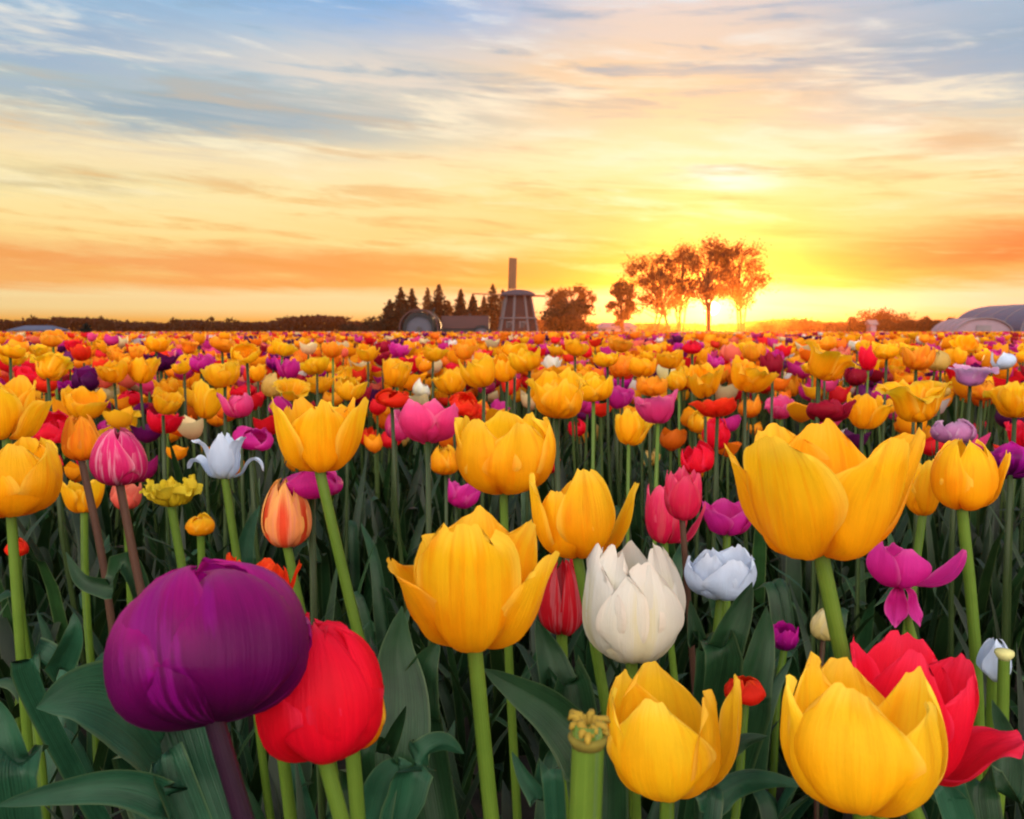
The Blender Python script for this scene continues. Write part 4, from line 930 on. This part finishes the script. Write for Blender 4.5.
hero('hot magenta tulip opening flat beside the slender pink one', 'hot magenta tulip', (701, 497, 759, 536), .86, 'magenta', [P(-50, form='bowl', half=58, lean=6, point=.4), P(30, form='bowl', half=60, size=.85), P(80, form='bowl', half=50, lean=10, point=.4), P(178, form='bowl', half=60, size=1.0), P(-120, form='bowl', half=50), P(120, form='bowl', half=56, size=1.1)], seed=33, leaves=2)
hero('pale icy petal of a fading tulip showing past the big floppy red one', 'pale fading tulip', (976, 637, 1012, 682), .62, 'pale_blue', [P(-10, form='egg', half=60, size=1.0), P(80, form='egg', half=54), P(178, form='egg', half=56)], seed=34, leaves=1)
hero('drooping red and grey striped tulip behind the cream white one', 'grey striped tulip', (537, 556, 586, 636), .62, 'red_stripe', [P(-40, form='egg', half=40, lean=4, ruff=.08), P(30, form='egg', half=40, size=1.05, ruff=.08), P(100, form='egg', half=36, ruff=.08), P(178, form='egg', half=44), P(-110, form='egg', half=40, ruff=.08)], seed=35, leaves=2)
hero('small red bud low among leaves by the photo edge', 'low red bud', (4, 537, 29, 557), .98, 'scarlet', whorl('globe', 0, 36), seed=36, leaves=2)
hero('ragged red tulip peeping out over the huge purple one', 'ragged red tulip', (226, 552, 302, 612), .58, 'scarlet', [P(-30, form='bowl', half=50, ruff=.09, point=.6), P(45, form='bowl', half=46, ruff=.09, point=.7, lean=8), P(92, form='bowl', half=30, lean=14, point=.8), P(178, form='bowl', half=54, size=.8), P(-92, form='bowl', half=44, point=.4)], seed=37, leaves=1)

# the bare seed head at the front: a thick stalk whose petals have dropped
def seed_head():
    d = .262; pos = at(588, 738, d); foot = at(589, 900, d); foot[2] = 0; foot[0] = pos[0] + .004
    t = empty('tulip_seed_head', (foot[0], foot[1], 0)); o = np.array([foot[0], foot[1], 0.0])
    b = MB(); b.tube(np.array(stem_pts(pos - np.array([0, 0, .0015]), foot)) - o, np.linspace(.0052, .0047, 14), 14); b.build('stalk', M_STEM, t, smooth=True)
    c = pos - o; ms = plain('seed_stigma', (.30, .20, .02), .75, .45, 260); b = MB(); b.tube([c + [0, 0, -.0025], c + [0, 0, -.0005], c + [0, 0, .0006], c + [0, 0, .0012], c + [0, 0, .0014]], [.0048, .0058, .0060, .0050, .0005], 16)
    b.build('collar', plain('seed_collar', (.17, .14, .018), .8, .4, 260), t, smooth=True)
    b = MB(); q = np.random.default_rng(9)
    for k in range(19):
        a = 2 * math.pi * k / 19 + q.normal() * .1; e = np.array([math.cos(a), math.sin(a), 0]); up = q.uniform(.0022, .0058); out = q.uniform(.0030, .0064)
        b.tube([c + e * .0012 + [0, 0, .0008], c + e * .0036 + [0, 0, .0014 + up * .8], c + e * out + [0, 0, up], c + e * (out + .0009) + [0, 0, up - .0012]], [.0011, .0013, .0011, .0005], 6)
    b.build('stigma', ms, t, smooth=True)
    tag(t, 'thick green stalk without petals, a yellow frilled seed head on top', 'seed head')
seed_head()
def small_seed_head():
    d = .60; pos = at(1004, 660, d); foot = pos + np.array([.004, .01, 0]); foot[2] = 0
    t = empty('tulip_seed_head', (foot[0], foot[1], 0)); o = np.array([foot[0], foot[1], 0.0])
    b = MB(); b.tube(np.array(stem_pts(pos, foot)) - o, np.linspace(.0042, .0036, 14), 10); b.build('stalk', M_STEM, t, smooth=True)
    c = pos - o; b = MB(); b.tube([c, c + [0, 0, .004], c + [0, 0, .0065], c + [0, 0, .0075]], [.0035, .0062, .006, .001], 10); b.build('stigma', plain('pale_stigma', (.55, .55, .22), .7, .2, 300), t, smooth=True)
    tag(t, 'slim petalless stalk with a pale knob, beside the big floppy red tulip', 'seed head')
small_seed_head()

# broad leaves of the front plants, each leading back to a plant's foot
def front_leaf(parent, px, width, mat, fold=.3, wave=.12, seed=0, side=None, to_foot=True):
    """px: list of (x, y, depth) from the tip's far end back to the foot"""
    pts = [at(*q) for q in px]
    o = np.array(parent.location)
    if to_foot: pts.append(np.array([o[0], o[1], 0.0]))
    pts = np.array(pts[::-1])
    if side is None:
        dvec = pts[-1] - pts[0]; side = np.cross(dvec, [0, 0, 1.0]); 
        if np.linalg.norm(side) < 1e-4: side = np.array([1.0, 0, 0])
        side = side / np.linalg.norm(side)
    Pv, uv, f = leaf_mesh(pts - o, width, side, fold, wave, seed, 34, 11)
    obj('leaf', mesh_from('leaf', Pv, f, uv), mat, parent)
byname = {t[7]: t[0] for t in TULIPS}
up_side = UPV * .8 + np.array([.0, .3, .3])
front_leaf(T_PURPLE, [(36, 708, .36), (82, 694, .37), (128, 706, .385), (160, 742, .40), (186, 800, .41)], .046, M_LEAF_BLUE, .28, .06, 1, side=up_side)
front_leaf(T_PURPLE, [(-6, 806, .33), (60, 792, .335), (120, 786, .34), (165, 802, .345), (200, 845, .35)], 0.0148, M_LEAF_BLUE, .425, .05, 2, side=up_side)
front_leaf(T_PURPLE, [(160, 738, .42), (190, 756, .42), (208, 790, .42), (222, 850, .42)], 0.0246, M_LEAF, .42, .08, 3, side=RGT + UPV * .3)
front_leaf(byname['pink striped egg'], [(74, 612, .56), (76, 632, .56), (60, 668, .57), (44, 702, .58)], .018, M_LEAF_BLUE, .6, .1, 4, side=RGT * .8 + UPV * .3)
front_leaf(byname['fat golden tulip'], [(-14, 690, .44), (4, 720, .44), (18, 760, .44), (30, 830, .44)], 0.0213, M_LEAF_BLUE, .42, .1, 5, side=RGT)
front_leaf(byname['glossy red egg'], [(402, 606, .52), (398, 650, .52), (402, 700, .51), (398, 760, .50), (385, 840, .50)], .036, M_LEAF, .25, .14, 6, side=RGT)
front_leaf(byname['golden crown tulip'], [(412, 764, .40), (392, 768, .40), (380, 790, .40), (372, 840, .40), (370, 1000, .40)], 0.0180, M_LEAF_BLUE, .42, .1, 7, side=RGT + UPV * .2)
front_leaf(byname['golden crown tulip'], [(464, 754, .41), (444, 744, .405), (424, 756, .40), (410, 790, .40), (404, 1000, .40)], .017, M_LEAF_BLUE, .4, .1, 8, side=UPV + RGT * .4)
front_leaf(byname['golden crown tulip'], [(482, 668, .50), (520, 690, .50), (560, 716, .49), (590, 758, .48), (604, 830, .47)], 0.0295, M_LEAF, .42, .08, 9, side=UPV + RGT * .5)
front_leaf(byname['golden crown tulip'], [(512, 752, .39), (524, 775, .39), (540, 800, .39), (556, 840, .39)], .009, M_LEAF_BLUE, .6, .1, 10, side=RGT)
front_leaf(byname['cream white tulip'], [(536, 620, .60), (548, 650, .60), (560, 690, .59), (580, 740, .58)], 0.0262, M_LEAF, .42, .14, 11, side=RGT)
front_leaf(byname['golden crown tulip'], [(440, 640, .52), (424, 668, .52), (418, 710, .52), (430, 780, .52)], 0.0279, M_LEAF, .42, .14, 12, side=RGT)
front_leaf(byname['icy bowl tulip'], [(752, 582, .60), (738, 612, .60), (722, 650, .60), (712, 700, .60)], 0.0246, M_LEAF, .42, .12, 13, side=RGT + UPV * .4)
front_leaf(byname['icy bowl tulip'], [(766, 606, .64), (762, 640, .64), (748, 690, .64), (730, 760, .64)], 0.0279, M_LEAF, .42, .12, 14, side=RGT)
front_leaf(byname['icy bowl tulip'], [(690, 600, .66), (696, 640, .66), (704, 690, .66)], 0.0180, M_LEAF, .42, .12, 15, side=RGT)
front_leaf(byname['stray petal tulip'], [(806, 786, .42), (770, 780, .43), (740, 784, .44), (716, 806, .44), (700, 850, .44)], 0.0131, M_LEAF_BLUE, .42, .08, 16, side=up_side)
front_leaf(byname['stray petal tulip'], [(768, 736, .50), (744, 742, .50), (720, 760, .50), (700, 810, .49)], 0.0123, M_LEAF, .42, .08, 17, side=up_side)
front_leaf(byname['big floppy red tulip'], [(992, 700, .50), (1002, 740, .50), (1000, 790, .49), (985, 850, .48)], 0.0213, M_LEAF, .42, .1, 18, side=RGT)
front_leaf(byname['big floppy red tulip'], [(936, 780, .44), (950, 800, .44), (966, 850, .44)], 0.0164, M_LEAF_BLUE, .42, .1, 19, side=RGT)
front_leaf(byname['flame striped bud'], [(260, 505, .74), (250, 530, .74), (246, 560, .74), (250, 620, .74)], 0.0156, M_LEAF_BLUE, .42, .08, 20, side=RGT + UPV * .4)
front_leaf(byname['pink striped egg'], [(66, 552, .72), (84, 580, .71), (112, 590, .70), (140, 600, .70)], 0.0164, M_LEAF, .42, .08, 21, side=up_side)
front_leaf(byname['jagged golden tulip'], [(406, 706, .44), (396, 728, .45), (384, 752, .46), (376, 800, .46)], .010, M_LEAF, .5, .1, 22, side=RGT)

# ------------------------------------------------------------------ middle distance: every flower one can make out, bloom + stem + leaf
SPR = 6
TEMPL = {}
def template(form, k, fine):
    key = (form, k, fine)
    if key not in TEMPL:
        op = {'bowl': 6, 'cup': 2, 'egg': 0, 'globe': 0, 'lily': 4, 'flat': 0}[form]
        ps = whorl(form, 37 * k + 11, 300 + k * 7, opening=op, ruff=.07, jitter=1.5, half=60)
        V = []; U = []; Fc = []; n = 0
        for p in ps:
            v, u, f = petal(**p, nu=9 if fine else 5, nv=11 if fine else 7); V.append(v); U.append(u); Fc.append(f + n); n += len(v)
        V = np.concatenate(V); hw = max(np.ptp(V[:, 0]), np.ptp(V[:, 1])) / 2; V = V / hw; V[:, 2] -= V[:, 2].min()
        TEMPL[key] = (mesh_from('bloom', V, np.concatenate(Fc), np.concatenate(U)), V[:, 2].max())
    return TEMPL[key]
STEM_ME = mesh_from('stem', *(lambda b: (np.array(b.v), b.f, np.array(b.uv)))((lambda b: (b.tube([(0.03, .02, 0), (.012, .012, .35), (0, .004, .7), (0, 0, 1)], [1.3, 1.1, 1, .9], 6), b)[1])(MB())))
# the stem mesh is one metre tall with unit radius; scale it down per plant
STEM_V = []
def stem_template():
    V = np.empty(len(STEM_ME.vertices) * 3, np.float32)
stems = {}
def stem_for(h, rad, seed):
    k = (round(h, 2), seed % 3)
    if k not in stems:
        r = np.random.default_rng(seed % 3 + 5); b = r.normal(size=2) * .02
        stems[k] = tube_mesh('stem', [(b[0], b[1], -.01), (b[0] * .6 + .004, b[1] * .5, h * .35), (b[0] * .15, b[1] * .1, h * .72), (0, 0, h)], [rad * 1.25, rad * 1.1, rad, rad * .9], 7)
    return stems[k]
LEAFT = []
for k in range(6):
    r = np.random.default_rng(500 + k); hgt = r.uniform(.22, .34); out = r.uniform(.04, .10); e = np.array([1.0, 0, 0])
    droop = r.random() < .5
    Pv, uv, f = leaf_mesh([[0.003, 0, 0], [out * .4, 0, hgt * .5], [out * .85, 0, hgt * .9], [out * 1.5, 0, hgt * (.84 if droop else 1.05)]], r.uniform(.018, .032), [0, 1, 0], .45, .14, 600 + k, 12, 5)
    LEAFT.append(mesh_from('leaf', Pv, f, uv))

REAL_W = {'cup': .055, 'bowl': .068, 'egg': .046, 'globe': .052, 'lily': .070, 'flat': .075}
def place_tulip(colour, form, world, width, height_z, px, label=None, rot=None, fine=True, parts=True, short=None, leafy=1):
    """world = foot of the bloom; width and height in metres"""
    k = int(rng.integers(0, SPR)); me, hz = template(form, k, fine)
    t = empty('tulip', (world[0], world[1], 0.0))
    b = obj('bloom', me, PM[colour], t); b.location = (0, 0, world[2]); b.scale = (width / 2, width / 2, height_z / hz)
    b.rotation_euler = (rng.normal() * .19, rng.normal() * .19, rng.uniform(0, 6.28))
    rad = .0030
    s = obj('stem', stem_for(world[2] + .004, rad, k), M_STEM_DULL if rng.random() < .85 else M_STEM, t)
    if parts:
        for q in range(leafy):
            l = obj('leaf', LEAFT[int(rng.integers(0, 6))], M_LEAF, t); l.rotation_euler.z = rng.uniform(0, 6.28); sc = rng.uniform(.7, 1.0) * min(1, world[2] / .42); l.scale = (sc, sc, sc)
    tag(t, label, 'tulip', GROUP[colour])
    TULIPS.append((t, colour, form, px[0], px[1], width / np.linalg.norm(world - CAM) * F, label, short))
    return t

# (x0, top, x1, bottom, colour, form)
CATALOGUE = """277 461 346 498 magenta globe|439 476 474 507 magenta cup|431 443 461 475 yellow egg|541 447 564 473 red globe|381 405 411 440 pink cup|399 399 457 443 pink cup
527 366 586 418 yellow cup|574 371 613 402 yellow cup|600 381 633 408 magenta bowl|634 386 682 424 pink bowl|607 408 650 445 yellow bowl|59 454 82 487 red cup
934 417 976 444 lilac globe|966 419 987 446 red cup|1003 419 1046 450 red bowl|986 441 1034 476 purple globe|881 377 958 422 yellow lily|838 391 886 429 yellow bowl|989 377 1040 418 yellow bowl
968 374 994 400 orange globe|948 363 992 386 lilac lily|997 347 1019 369 pale_blue globe|686 358 725 396 yellow bowl|721 357 769 391 yellow bowl|738 392 760 418 orange egg|765 397 795 419 pink bowl
785 344 852 379 yellow lily|694 397 741 417 scarlet bowl|702 414 732 450 red cup|682 440 717 472 red globe|684 408 707 433 yellow egg|803 396 850 422 crimson cup|873 340 900 359 yellow cup|900 342 932 370 orange cup
887 358 908 374 yellow bowl|930 348 951 371 tan egg|945 348 971 366 yellow bowl|858 343 878 371 red cup|847 361 868 386 crimson globe|655 347 684 369 yellow bowl|666 366 692 391 yellow cup
629 357 657 377 yellow cup|633 373 666 396 orange cup|593 349 622 367 yellow cup|609 354 637 377 orange cup|466 350 502 387 yellow cup|492 349 522 381 yellow cup|513 345 546 371 yellow cup|434 368 472 394 yellow bowl
446 389 477 413 scarlet globe|452 404 487 421 scarlet bowl|376 355 411 387 yellow bowl|374 387 410 407 scarlet globe|423 386 442 400 lemon bowl|358 394 381 417 lemon bowl|418 364 436 378 crimson cup|442 362 462 375 red cup|386 342 409 357 magenta bowl
184 379 226 419 yellow bowl|206 404 228 426 orange egg|224 389 257 418 pink cup|232 382 258 398 red globe|203 359 247 387 yellow bowl|246 363 270 382 yellow bowl|256 371 280 397 tan cup|265 361 284 384 scarlet cup|277 354 302 380 magenta cup
302 358 332 374 yellow bowl|273 381 313 400 yellow lily|268 394 292 417 magenta egg|306 375 335 393 yellow bowl|331 374 364 400 yellow cup|230 424 270 447 magenta globe|190 352 216 371 magenta cup|173 358 196 374 yellow cup
60 386 108 419 yellow bowl|33 407 74 439 red globe|26 424 52 447 magenta cup|112 411 146 431 lemon lily|120 386 144 405 red globe|144 389 182 414 yellow bowl|145 409 180 434 red bowl|155 376 180 397 yellow cup|98 356 131 383 yellow bowl
124 355 157 384 yellow bowl|74 365 99 391 dark_purple globe|70 366 84 382 white cup|8 364 40 387 red bowl|33 375 59 393 scarlet cup|26 353 70 379 yellow lily|56 379 77 391 purple cup|99 379 125 400 cream bowl|146 351 177 371 dark_purple bowl
-3 342 24 358 yellow cup|-2 349 30 366 yellow bowl|31 342 60 358 yellow bowl|74 343 94 361 scarlet cup|109 349 130 364 orange bowl|95 418 114 434 magenta globe|759 349 786 377 crimson cup|829 344 848 368 salmon cup|714 341 730 363 salmon cup
682 339 702 354 red globe|334 369 353 381 white bowl|541 355 562 372 white bowl|487 399 508 420 magenta cup|571 417 590 436 red globe|590 420 602 441 tan egg|500 340 530 358 yellow cup|868 398 890 420 tan bowl|928 376 950 398 tan egg
826 364 850 379 yellow bowl|743 342 766 362 orange cup|764 346 784 366 magenta cup|784 370 804 396 orange cup|893 412 915 434 orange egg|356 345 380 362 yellow bowl|420 345 446 362 yellow bowl|452 342 478 360 orange bowl|232 342 262 360 yellow cup
268 338 296 356 yellow bowl|208 336 236 352 orange cup|322 340 344 358 orange cup|40 330 66 346 orange cup|142 336 170 352 yellow bowl|560 338 590 356 yellow bowl|604 336 632 352 orange bowl|812 336 838 352 orange cup|952 336 978 352 yellow bowl
100 436 124 458 crimson globe|356 425 376 446 scarlet globe|395 434 410 447 tan bowl|640 448 660 466 tan egg|572 428 586 444 orange cup"""
cat_xy = []
for row in CATALOGUE.replace('\n', '|').split('|'):
    x0, y0, x1, y1, colour, form = row.split(); x0, y0, x1, y1 = map(float, (x0, y0, x1, y1))
    w = x1 - x0
    real = REAL_W[form] * rng.uniform(.94, 1.08); d = real * F / w
    ztop = lambda d: (at((x0 + x1) / 2, y0, d))[2]
    for _ in range(12):                        # the head is no taller than the row around it
        if ztop(d) > .585 and y0 > 336: d *= 1.03
    for _ in range(40):
        zb = at((x0 + x1) / 2, y1, d)[2]
        if zb < .22 and d > .5: d *= .97
        if ztop(d) < .3: d *= .97
    base = at((x0 + x1) / 2, y1, d); hz = (y1 - y0) * d / F * .95
    place_tulip(colour, form, base, w * d / F * 1.04, hz, ((x0 + x1) / 2, (y0 + y1) / 2), fine=w > 26, leafy=2 if w > 30 else 1)
    cat_xy.append(base[:2])

# the next rows back fill up to three hundred single flowers
def colour_pick(x, y, u):
    """drifts of colour through the mixed rows"""
    drift = .5 + .5 * math.sin(x * 1.7 + 2.1 * math.sin(y * .9)) * math.sin(y * 1.3 + .8 * x)
    ye = .44 + .22 * drift
    if u < ye: return ['yellow', 'yellow', 'yellow', 'lemon', 'orange'][int(u / ye * 4.999)]
    v = (u - ye) / (1 - ye)
    return ['scarlet', 'red', 'red', 'crimson', 'magenta', 'pink', 'magenta', 'salmon', 'purple', 'dark_purple', 'white', 'orange', 'cream'][int(v * 12.999)]
r2 = np.random.default_rng(77)
cands = []
for _ in range(6000):
    d = 2.35 + 2.2 * r2.random() ** .8; px = r2.uniform(-25, W + 25); cands.append((d, px))
cands.sort(); pts = [np.array(p) for p in cat_xy]; N_ONE = 300
for d, px in cands:
    if len(TULIPS) >= N_ONE: break
    p = at(px, EYE, d)[:2]
    if min(np.linalg.norm(p - q) for q in pts) < .125: continue
    pts.append(p); form = r2.choice(['cup', 'bowl', 'bowl', 'cup', 'lily', 'globe', 'egg'], p=[.28, .2, .14, .14, .08, .1, .06]); c = colour_pick(p[0], p[1], r2.random())
    w = REAL_W[form] * r2.uniform(.9, 1.12); hz = w * r2.uniform(.62, .8) * (1.25 if form in ('egg', 'globe') else 1)
    zt = np.clip(r2.normal(.515, .035), .40, .575); base = np.array([p[0], p[1], zt - hz]); q = proj(base + [0, 0, hz / 2])
    place_tulip(c, form, base, w, hz, tuple(q), fine=False, leafy=1)
FAR_START = max(np.linalg.norm(p) for p in pts)
print('tulips', len(TULIPS), 'single flowers reach to', round(FAR_START, 2))

# ------------------------------------------------------------------ labels that single each tulip out
def label_tulips():
    marks = [(t[3], t[4], t[7]) for t in TULIPS if t[7]] + [(518, 333, 'windmill'), (440, 333, 'tractor'), (680, 333, 'tall budding trees'), (880, 333, 'low domed tree'), (1000, 333, 'grey barn'), (85, 336, 'black shrub'), (570, 333, 'big dark bush'), (250, 333, 'bare tree line'), (170, 333, 'lone small tree'), (34, 333, 'blue roofed shed'), (310, 333, 'long far wood'), (790, 333, 'rusty bush'), (620, 333, 'ivy clad tree')]
    used = {}
    todo = []
    for t in TULIPS:
        if t[6]: continue
        o, c, form, px, py, w = t[:6]
        size = 'small ' if w < 20 else ''
        ds = sorted(((math.hypot(px - m[0], (py - m[1]) * 1.6), m) for m in marks), key=lambda q: q[0])
        m = ds[0][1]; dx, dy = px - m[0], py - m[1]
        if abs(dx) < 1.2 * abs(dy): rel = 'above' if dy < 0 else 'below'
        else: rel = 'beside'
        if m[1] in (333, 336): rel = 'before'
        # a second landmark tells which side
        best = None
        for q, m2 in ds[1:14]:
            if m2[2] == m[2]: continue
            vx, vy = m2[0] - m[0], m2[1] - m[1]; cs = (vx * dx + vy * dy) / (math.hypot(vx, vy) * math.hypot(dx, dy) + 1e-6)
            sc = cs - q / 900
            if best is None or sc > best[0]: best = (sc, m2)
        key = f"{size}{COLWORD[c]} {FORMWORD[form]} tulip {rel} the {m[2]}, towards the {best[1][2]}"
        todo.append((key, math.hypot(dx, dy), t))
    by = {}
    for k, d, t in todo: by.setdefault(k, []).append((d, t))
    ordw = ['', 'second ', 'third ', 'fourth ', 'fifth ', 'sixth ', 'seventh ', 'eighth ', 'ninth ', 'tenth ']
    for k, L in by.items():
        L.sort(key=lambda q: q[0])
        for i, (d, t) in enumerate(L):
            lb = (ordw[min(i, 9)] if len(L) > 1 else '') + k
            if len(L) > 1 and i == 0: lb = 'first ' + k
            wd = lb.split()
            if len(wd) > 16: lb = lb.replace(' tulip with ', ' with ').replace(', towards the', ' towards'); wd = lb.split()
            if len(wd) > 16: lb = ' '.join(x for x in wd if x not in ('shaped', 'golden') or 'golden ' not in lb[:8])
            t[0]['label'] = lb
label_tulips()

# ------------------------------------------------------------------ the rest of the field as one mass
def bulk_leaves(foot, az, L, h, out, wd, cols, nt=7, r=None):
    n = len(foot); t = np.linspace(0, 1, nt)
    e = np.stack([np.cos(az), np.sin(az), 0 * az], -1); s = np.stack([-np.sin(az), np.cos(az), 0 * az], -1)
    bow = r.uniform(.55, 1.15, n)
    rad = out[:, None] * (t ** 1.6)[None]; z = h[:, None] * (t[None] * (1.35 - .35 * t[None] * 1.0)) * (1 - (1 - bow)[:, None] * (t[None] ** 3) * .6)
    C = foot[:, None, :] + e[:, None, :] * rad[..., None]; C[..., 2] += z
    w = np.sin(math.pi * np.clip(.14 + .86 * t, 0, 1)) ** .8 * .5; w[-1] = 0
    W_ = wd[:, None] * w[None]
    tw = r.normal(0, .35, n)[:, None] * t[None]
    sv = s[:, None, :] * np.cos(tw)[..., None] + np.array([0, 0, 1.0]) * np.sin(tw)[..., None]
    mid = C - e[:, None, :] * (W_ * .25)[..., None]
    V = np.stack([C - sv * W_[..., None], mid, C + sv * W_[..., None]], 2).reshape(-1, 3)
    b = (np.arange(n) * nt * 3)[:, None, None]; i = (np.arange(nt - 1) * 3)[None, :, None]; j = np.arange(2)[None, None, :]
    a0 = b + i + j
    Fq = np.stack([a0, a0 + 1, a0 + 4, a0 + 3], -1).reshape(-1, 4)
    uv = np.stack([np.broadcast_to(np.array([0, .5, 1.0]), (n, nt, 3)), np.broadcast_to(t[None, :, None], (n, nt, 3))], -1).reshape(-1, 2)
    return V, Fq, uv, np.repeat(cols, nt * 3, axis=0)

def wedge(r, n, d0, d1, half=.72, power=1.0):
    """random spots in front of the camera, evenly over the ground"""
    rad = np.sqrt(r.uniform(d0 ** 2, d1 ** 2, n)); a = r.uniform(-half, half, n)
    return np.stack([rad * np.sin(a), rad * np.cos(a), np.zeros(n)], -1)

def foliage():
    r = np.random.default_rng(404); VV = []; FF = []; UU = []; CC = []; k0 = 0
    for n, d0, d1, hl, hh, w0, w1, nt in [(1200, .55, 1.6, .10, .29, .009, .026, 8), (4500, 1.4, 3.4, .2, .38, .014, .030, 6), (9000, 3.2, 8, .22, .42, .02, .04, 4), (12000, 7.5, 20, .25, .44, .04, .07, 3)]:
        f = wedge(r, n, d0, d1, .9 if d0 < 1 else .75)
        # leaves come in tufts of three from one bulb
        f = f[np.repeat(np.arange(n // 3), 3)[:n]] if n % 3 == 0 else f
        m = len(f); h = r.uniform(hl, hh, m); az = r.uniform(0, 6.283, m)
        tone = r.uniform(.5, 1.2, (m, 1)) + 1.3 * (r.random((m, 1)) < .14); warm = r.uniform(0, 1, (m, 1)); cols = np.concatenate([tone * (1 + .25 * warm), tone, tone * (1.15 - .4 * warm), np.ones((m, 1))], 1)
        V, Fq, uv, cc = bulk_leaves(f, az, None, h, r.uniform(.03, .15, m), r.uniform(w0, w1, m), cols, nt, r)
        VV.append(V); FF.append(Fq + k0); UU.append(uv); CC.append(cc); k0 += len(V)
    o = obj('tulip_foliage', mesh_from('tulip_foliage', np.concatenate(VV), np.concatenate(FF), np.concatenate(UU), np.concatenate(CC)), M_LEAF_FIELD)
    tag(o, 'dark green tulip leaves covering the soil under the flowers', 'foliage', kind='stuff')
foliage()

FARCOL = {k: v for k, v in dict(yellow=(.90, .36, .004), lemon=(.93, .50, .010), orange=(.86, .20, .006), scarlet=(.78, .03, .010), red=(.74, .008, .02), crimson=(.32, .008, .025), magenta=(.56, .02, .24), pink=(.74, .06, .24),
          salmon=(.80, .16, .10), purple=(.15, .006, .12), dark_purple=(.07, .004, .06), white=(.74, .72, .68), cream=(.74, .64, .34)).items()}
def far_field():
    r = np.random.default_rng(808); VV = []; FF = []; CC = []; k0 = 0
    def cups(n, d0, d1, na, rows, boost, tall=.505):
        nonlocal k0
        f = wedge(r, n, d0, d1, .70)
        names = [colour_pick(p[0] * (1 if d1 < 12 else .45), p[1] * (1 if d1 < 12 else .3), u) for p, u in zip(f, r.random(n))]
        c = np.array([FARCOL[q] for q in names]) * r.uniform(.82, 1.12, (n, 1))
        rad = r.uniform(.024, .037, n) * boost; hh = rad * r.uniform(1.2, 1.75, n); zt = np.clip(r.normal(tall, .035, n), .30, .585)
        tilt = r.normal(0, .16, (n, 2)); ph = r.uniform(0, 6.283, n); op = r.uniform(.75, 1.35, n)
        a = np.linspace(0, 2 * math.pi, na, endpoint=False)
        t = np.linspace(0, 1, rows)
        prof = np.array([np.interp(t, [0, .25, .55, 1], [.12, .8, 1.0, q]) for q in op])          # n, rows
        lobes = 1 + .10 * np.cos(3 * a)[None, None, :] * t[None, :, None]
        RR = rad[:, None, None] * prof[..., None] * lobes
        ang = a[None, None, :] + ph[:, None, None]
        zz = hh[:, None, None] * (t[None, :, None] - .0 + .16 * t[None, :, None] ** 3 * (np.cos(3 * a) + .5 * np.sin(2 * a + 1))[None, None, :] )
        X = RR * np.cos(ang); Y = RR * np.sin(ang)
        X = X + zz * tilt[:, :1, None]; Y = Y + zz * tilt[:, 1:, None]
        V = np.stack([X + f[:, 0, None, None], Y + f[:, 1, None, None], zz + (zt - hh)[:, None, None]], -1).reshape(-1, 3)
        b = (np.arange(n) * rows * na)[:, None, None]; i = (np.arange(rows - 1) * na)[None, :, None]; j = np.arange(na)[None, None, :]; j2 = (j + 1) % na
        Fq = np.stack([b + i + j, b + i + j2, b + i + na + j2, b + i + na + j], -1).reshape(-1, 4)
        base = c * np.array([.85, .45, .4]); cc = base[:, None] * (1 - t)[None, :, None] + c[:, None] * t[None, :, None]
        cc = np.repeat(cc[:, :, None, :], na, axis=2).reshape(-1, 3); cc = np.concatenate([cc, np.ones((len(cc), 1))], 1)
        VV.append(V); FF.append(Fq + k0); CC.append(cc); k0 += len(V)
        # their stems
        s = .0032 * boost; q = np.array([[-1, 0], [1, 0]]) * s
        ft = f + r.normal(0, .02, (n, 3)) * [1, 1, 0]
        S = np.stack([ft + [-s, 0, 0], ft + [s, 0, 0], np.stack([f[:, 0] + s, f[:, 1], zt - hh + .002], -1), np.stack([f[:, 0] - s, f[:, 1], zt - hh + .002], -1)], 1).reshape(-1, 3)
        VV.append(S); FF.append(np.arange(4 * n).reshape(n, 4) + k0); CC.append(np.tile([.06, .10, .025, 1.0], (4 * n, 1))); k0 += 4 * n
    cups(110, 1.8, 2.5, 11, 6, .8, .40)
    cups(1300, 2.45, FAR_START + .1, 9, 5, .88, .465)
    cups(4200, FAR_START, 9.5, 9, 5, .92)
    cups(12000, 9.0, 24, 6, 4, .98)
    cups(26000, 23, 92, 5, 3, 1.2)
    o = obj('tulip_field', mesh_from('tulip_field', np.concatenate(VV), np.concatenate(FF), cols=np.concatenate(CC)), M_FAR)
    tag(o, 'mixed far tulips running back to the tree line in a sea of yellow and red', 'tulip field', kind='stuff')
far_field()
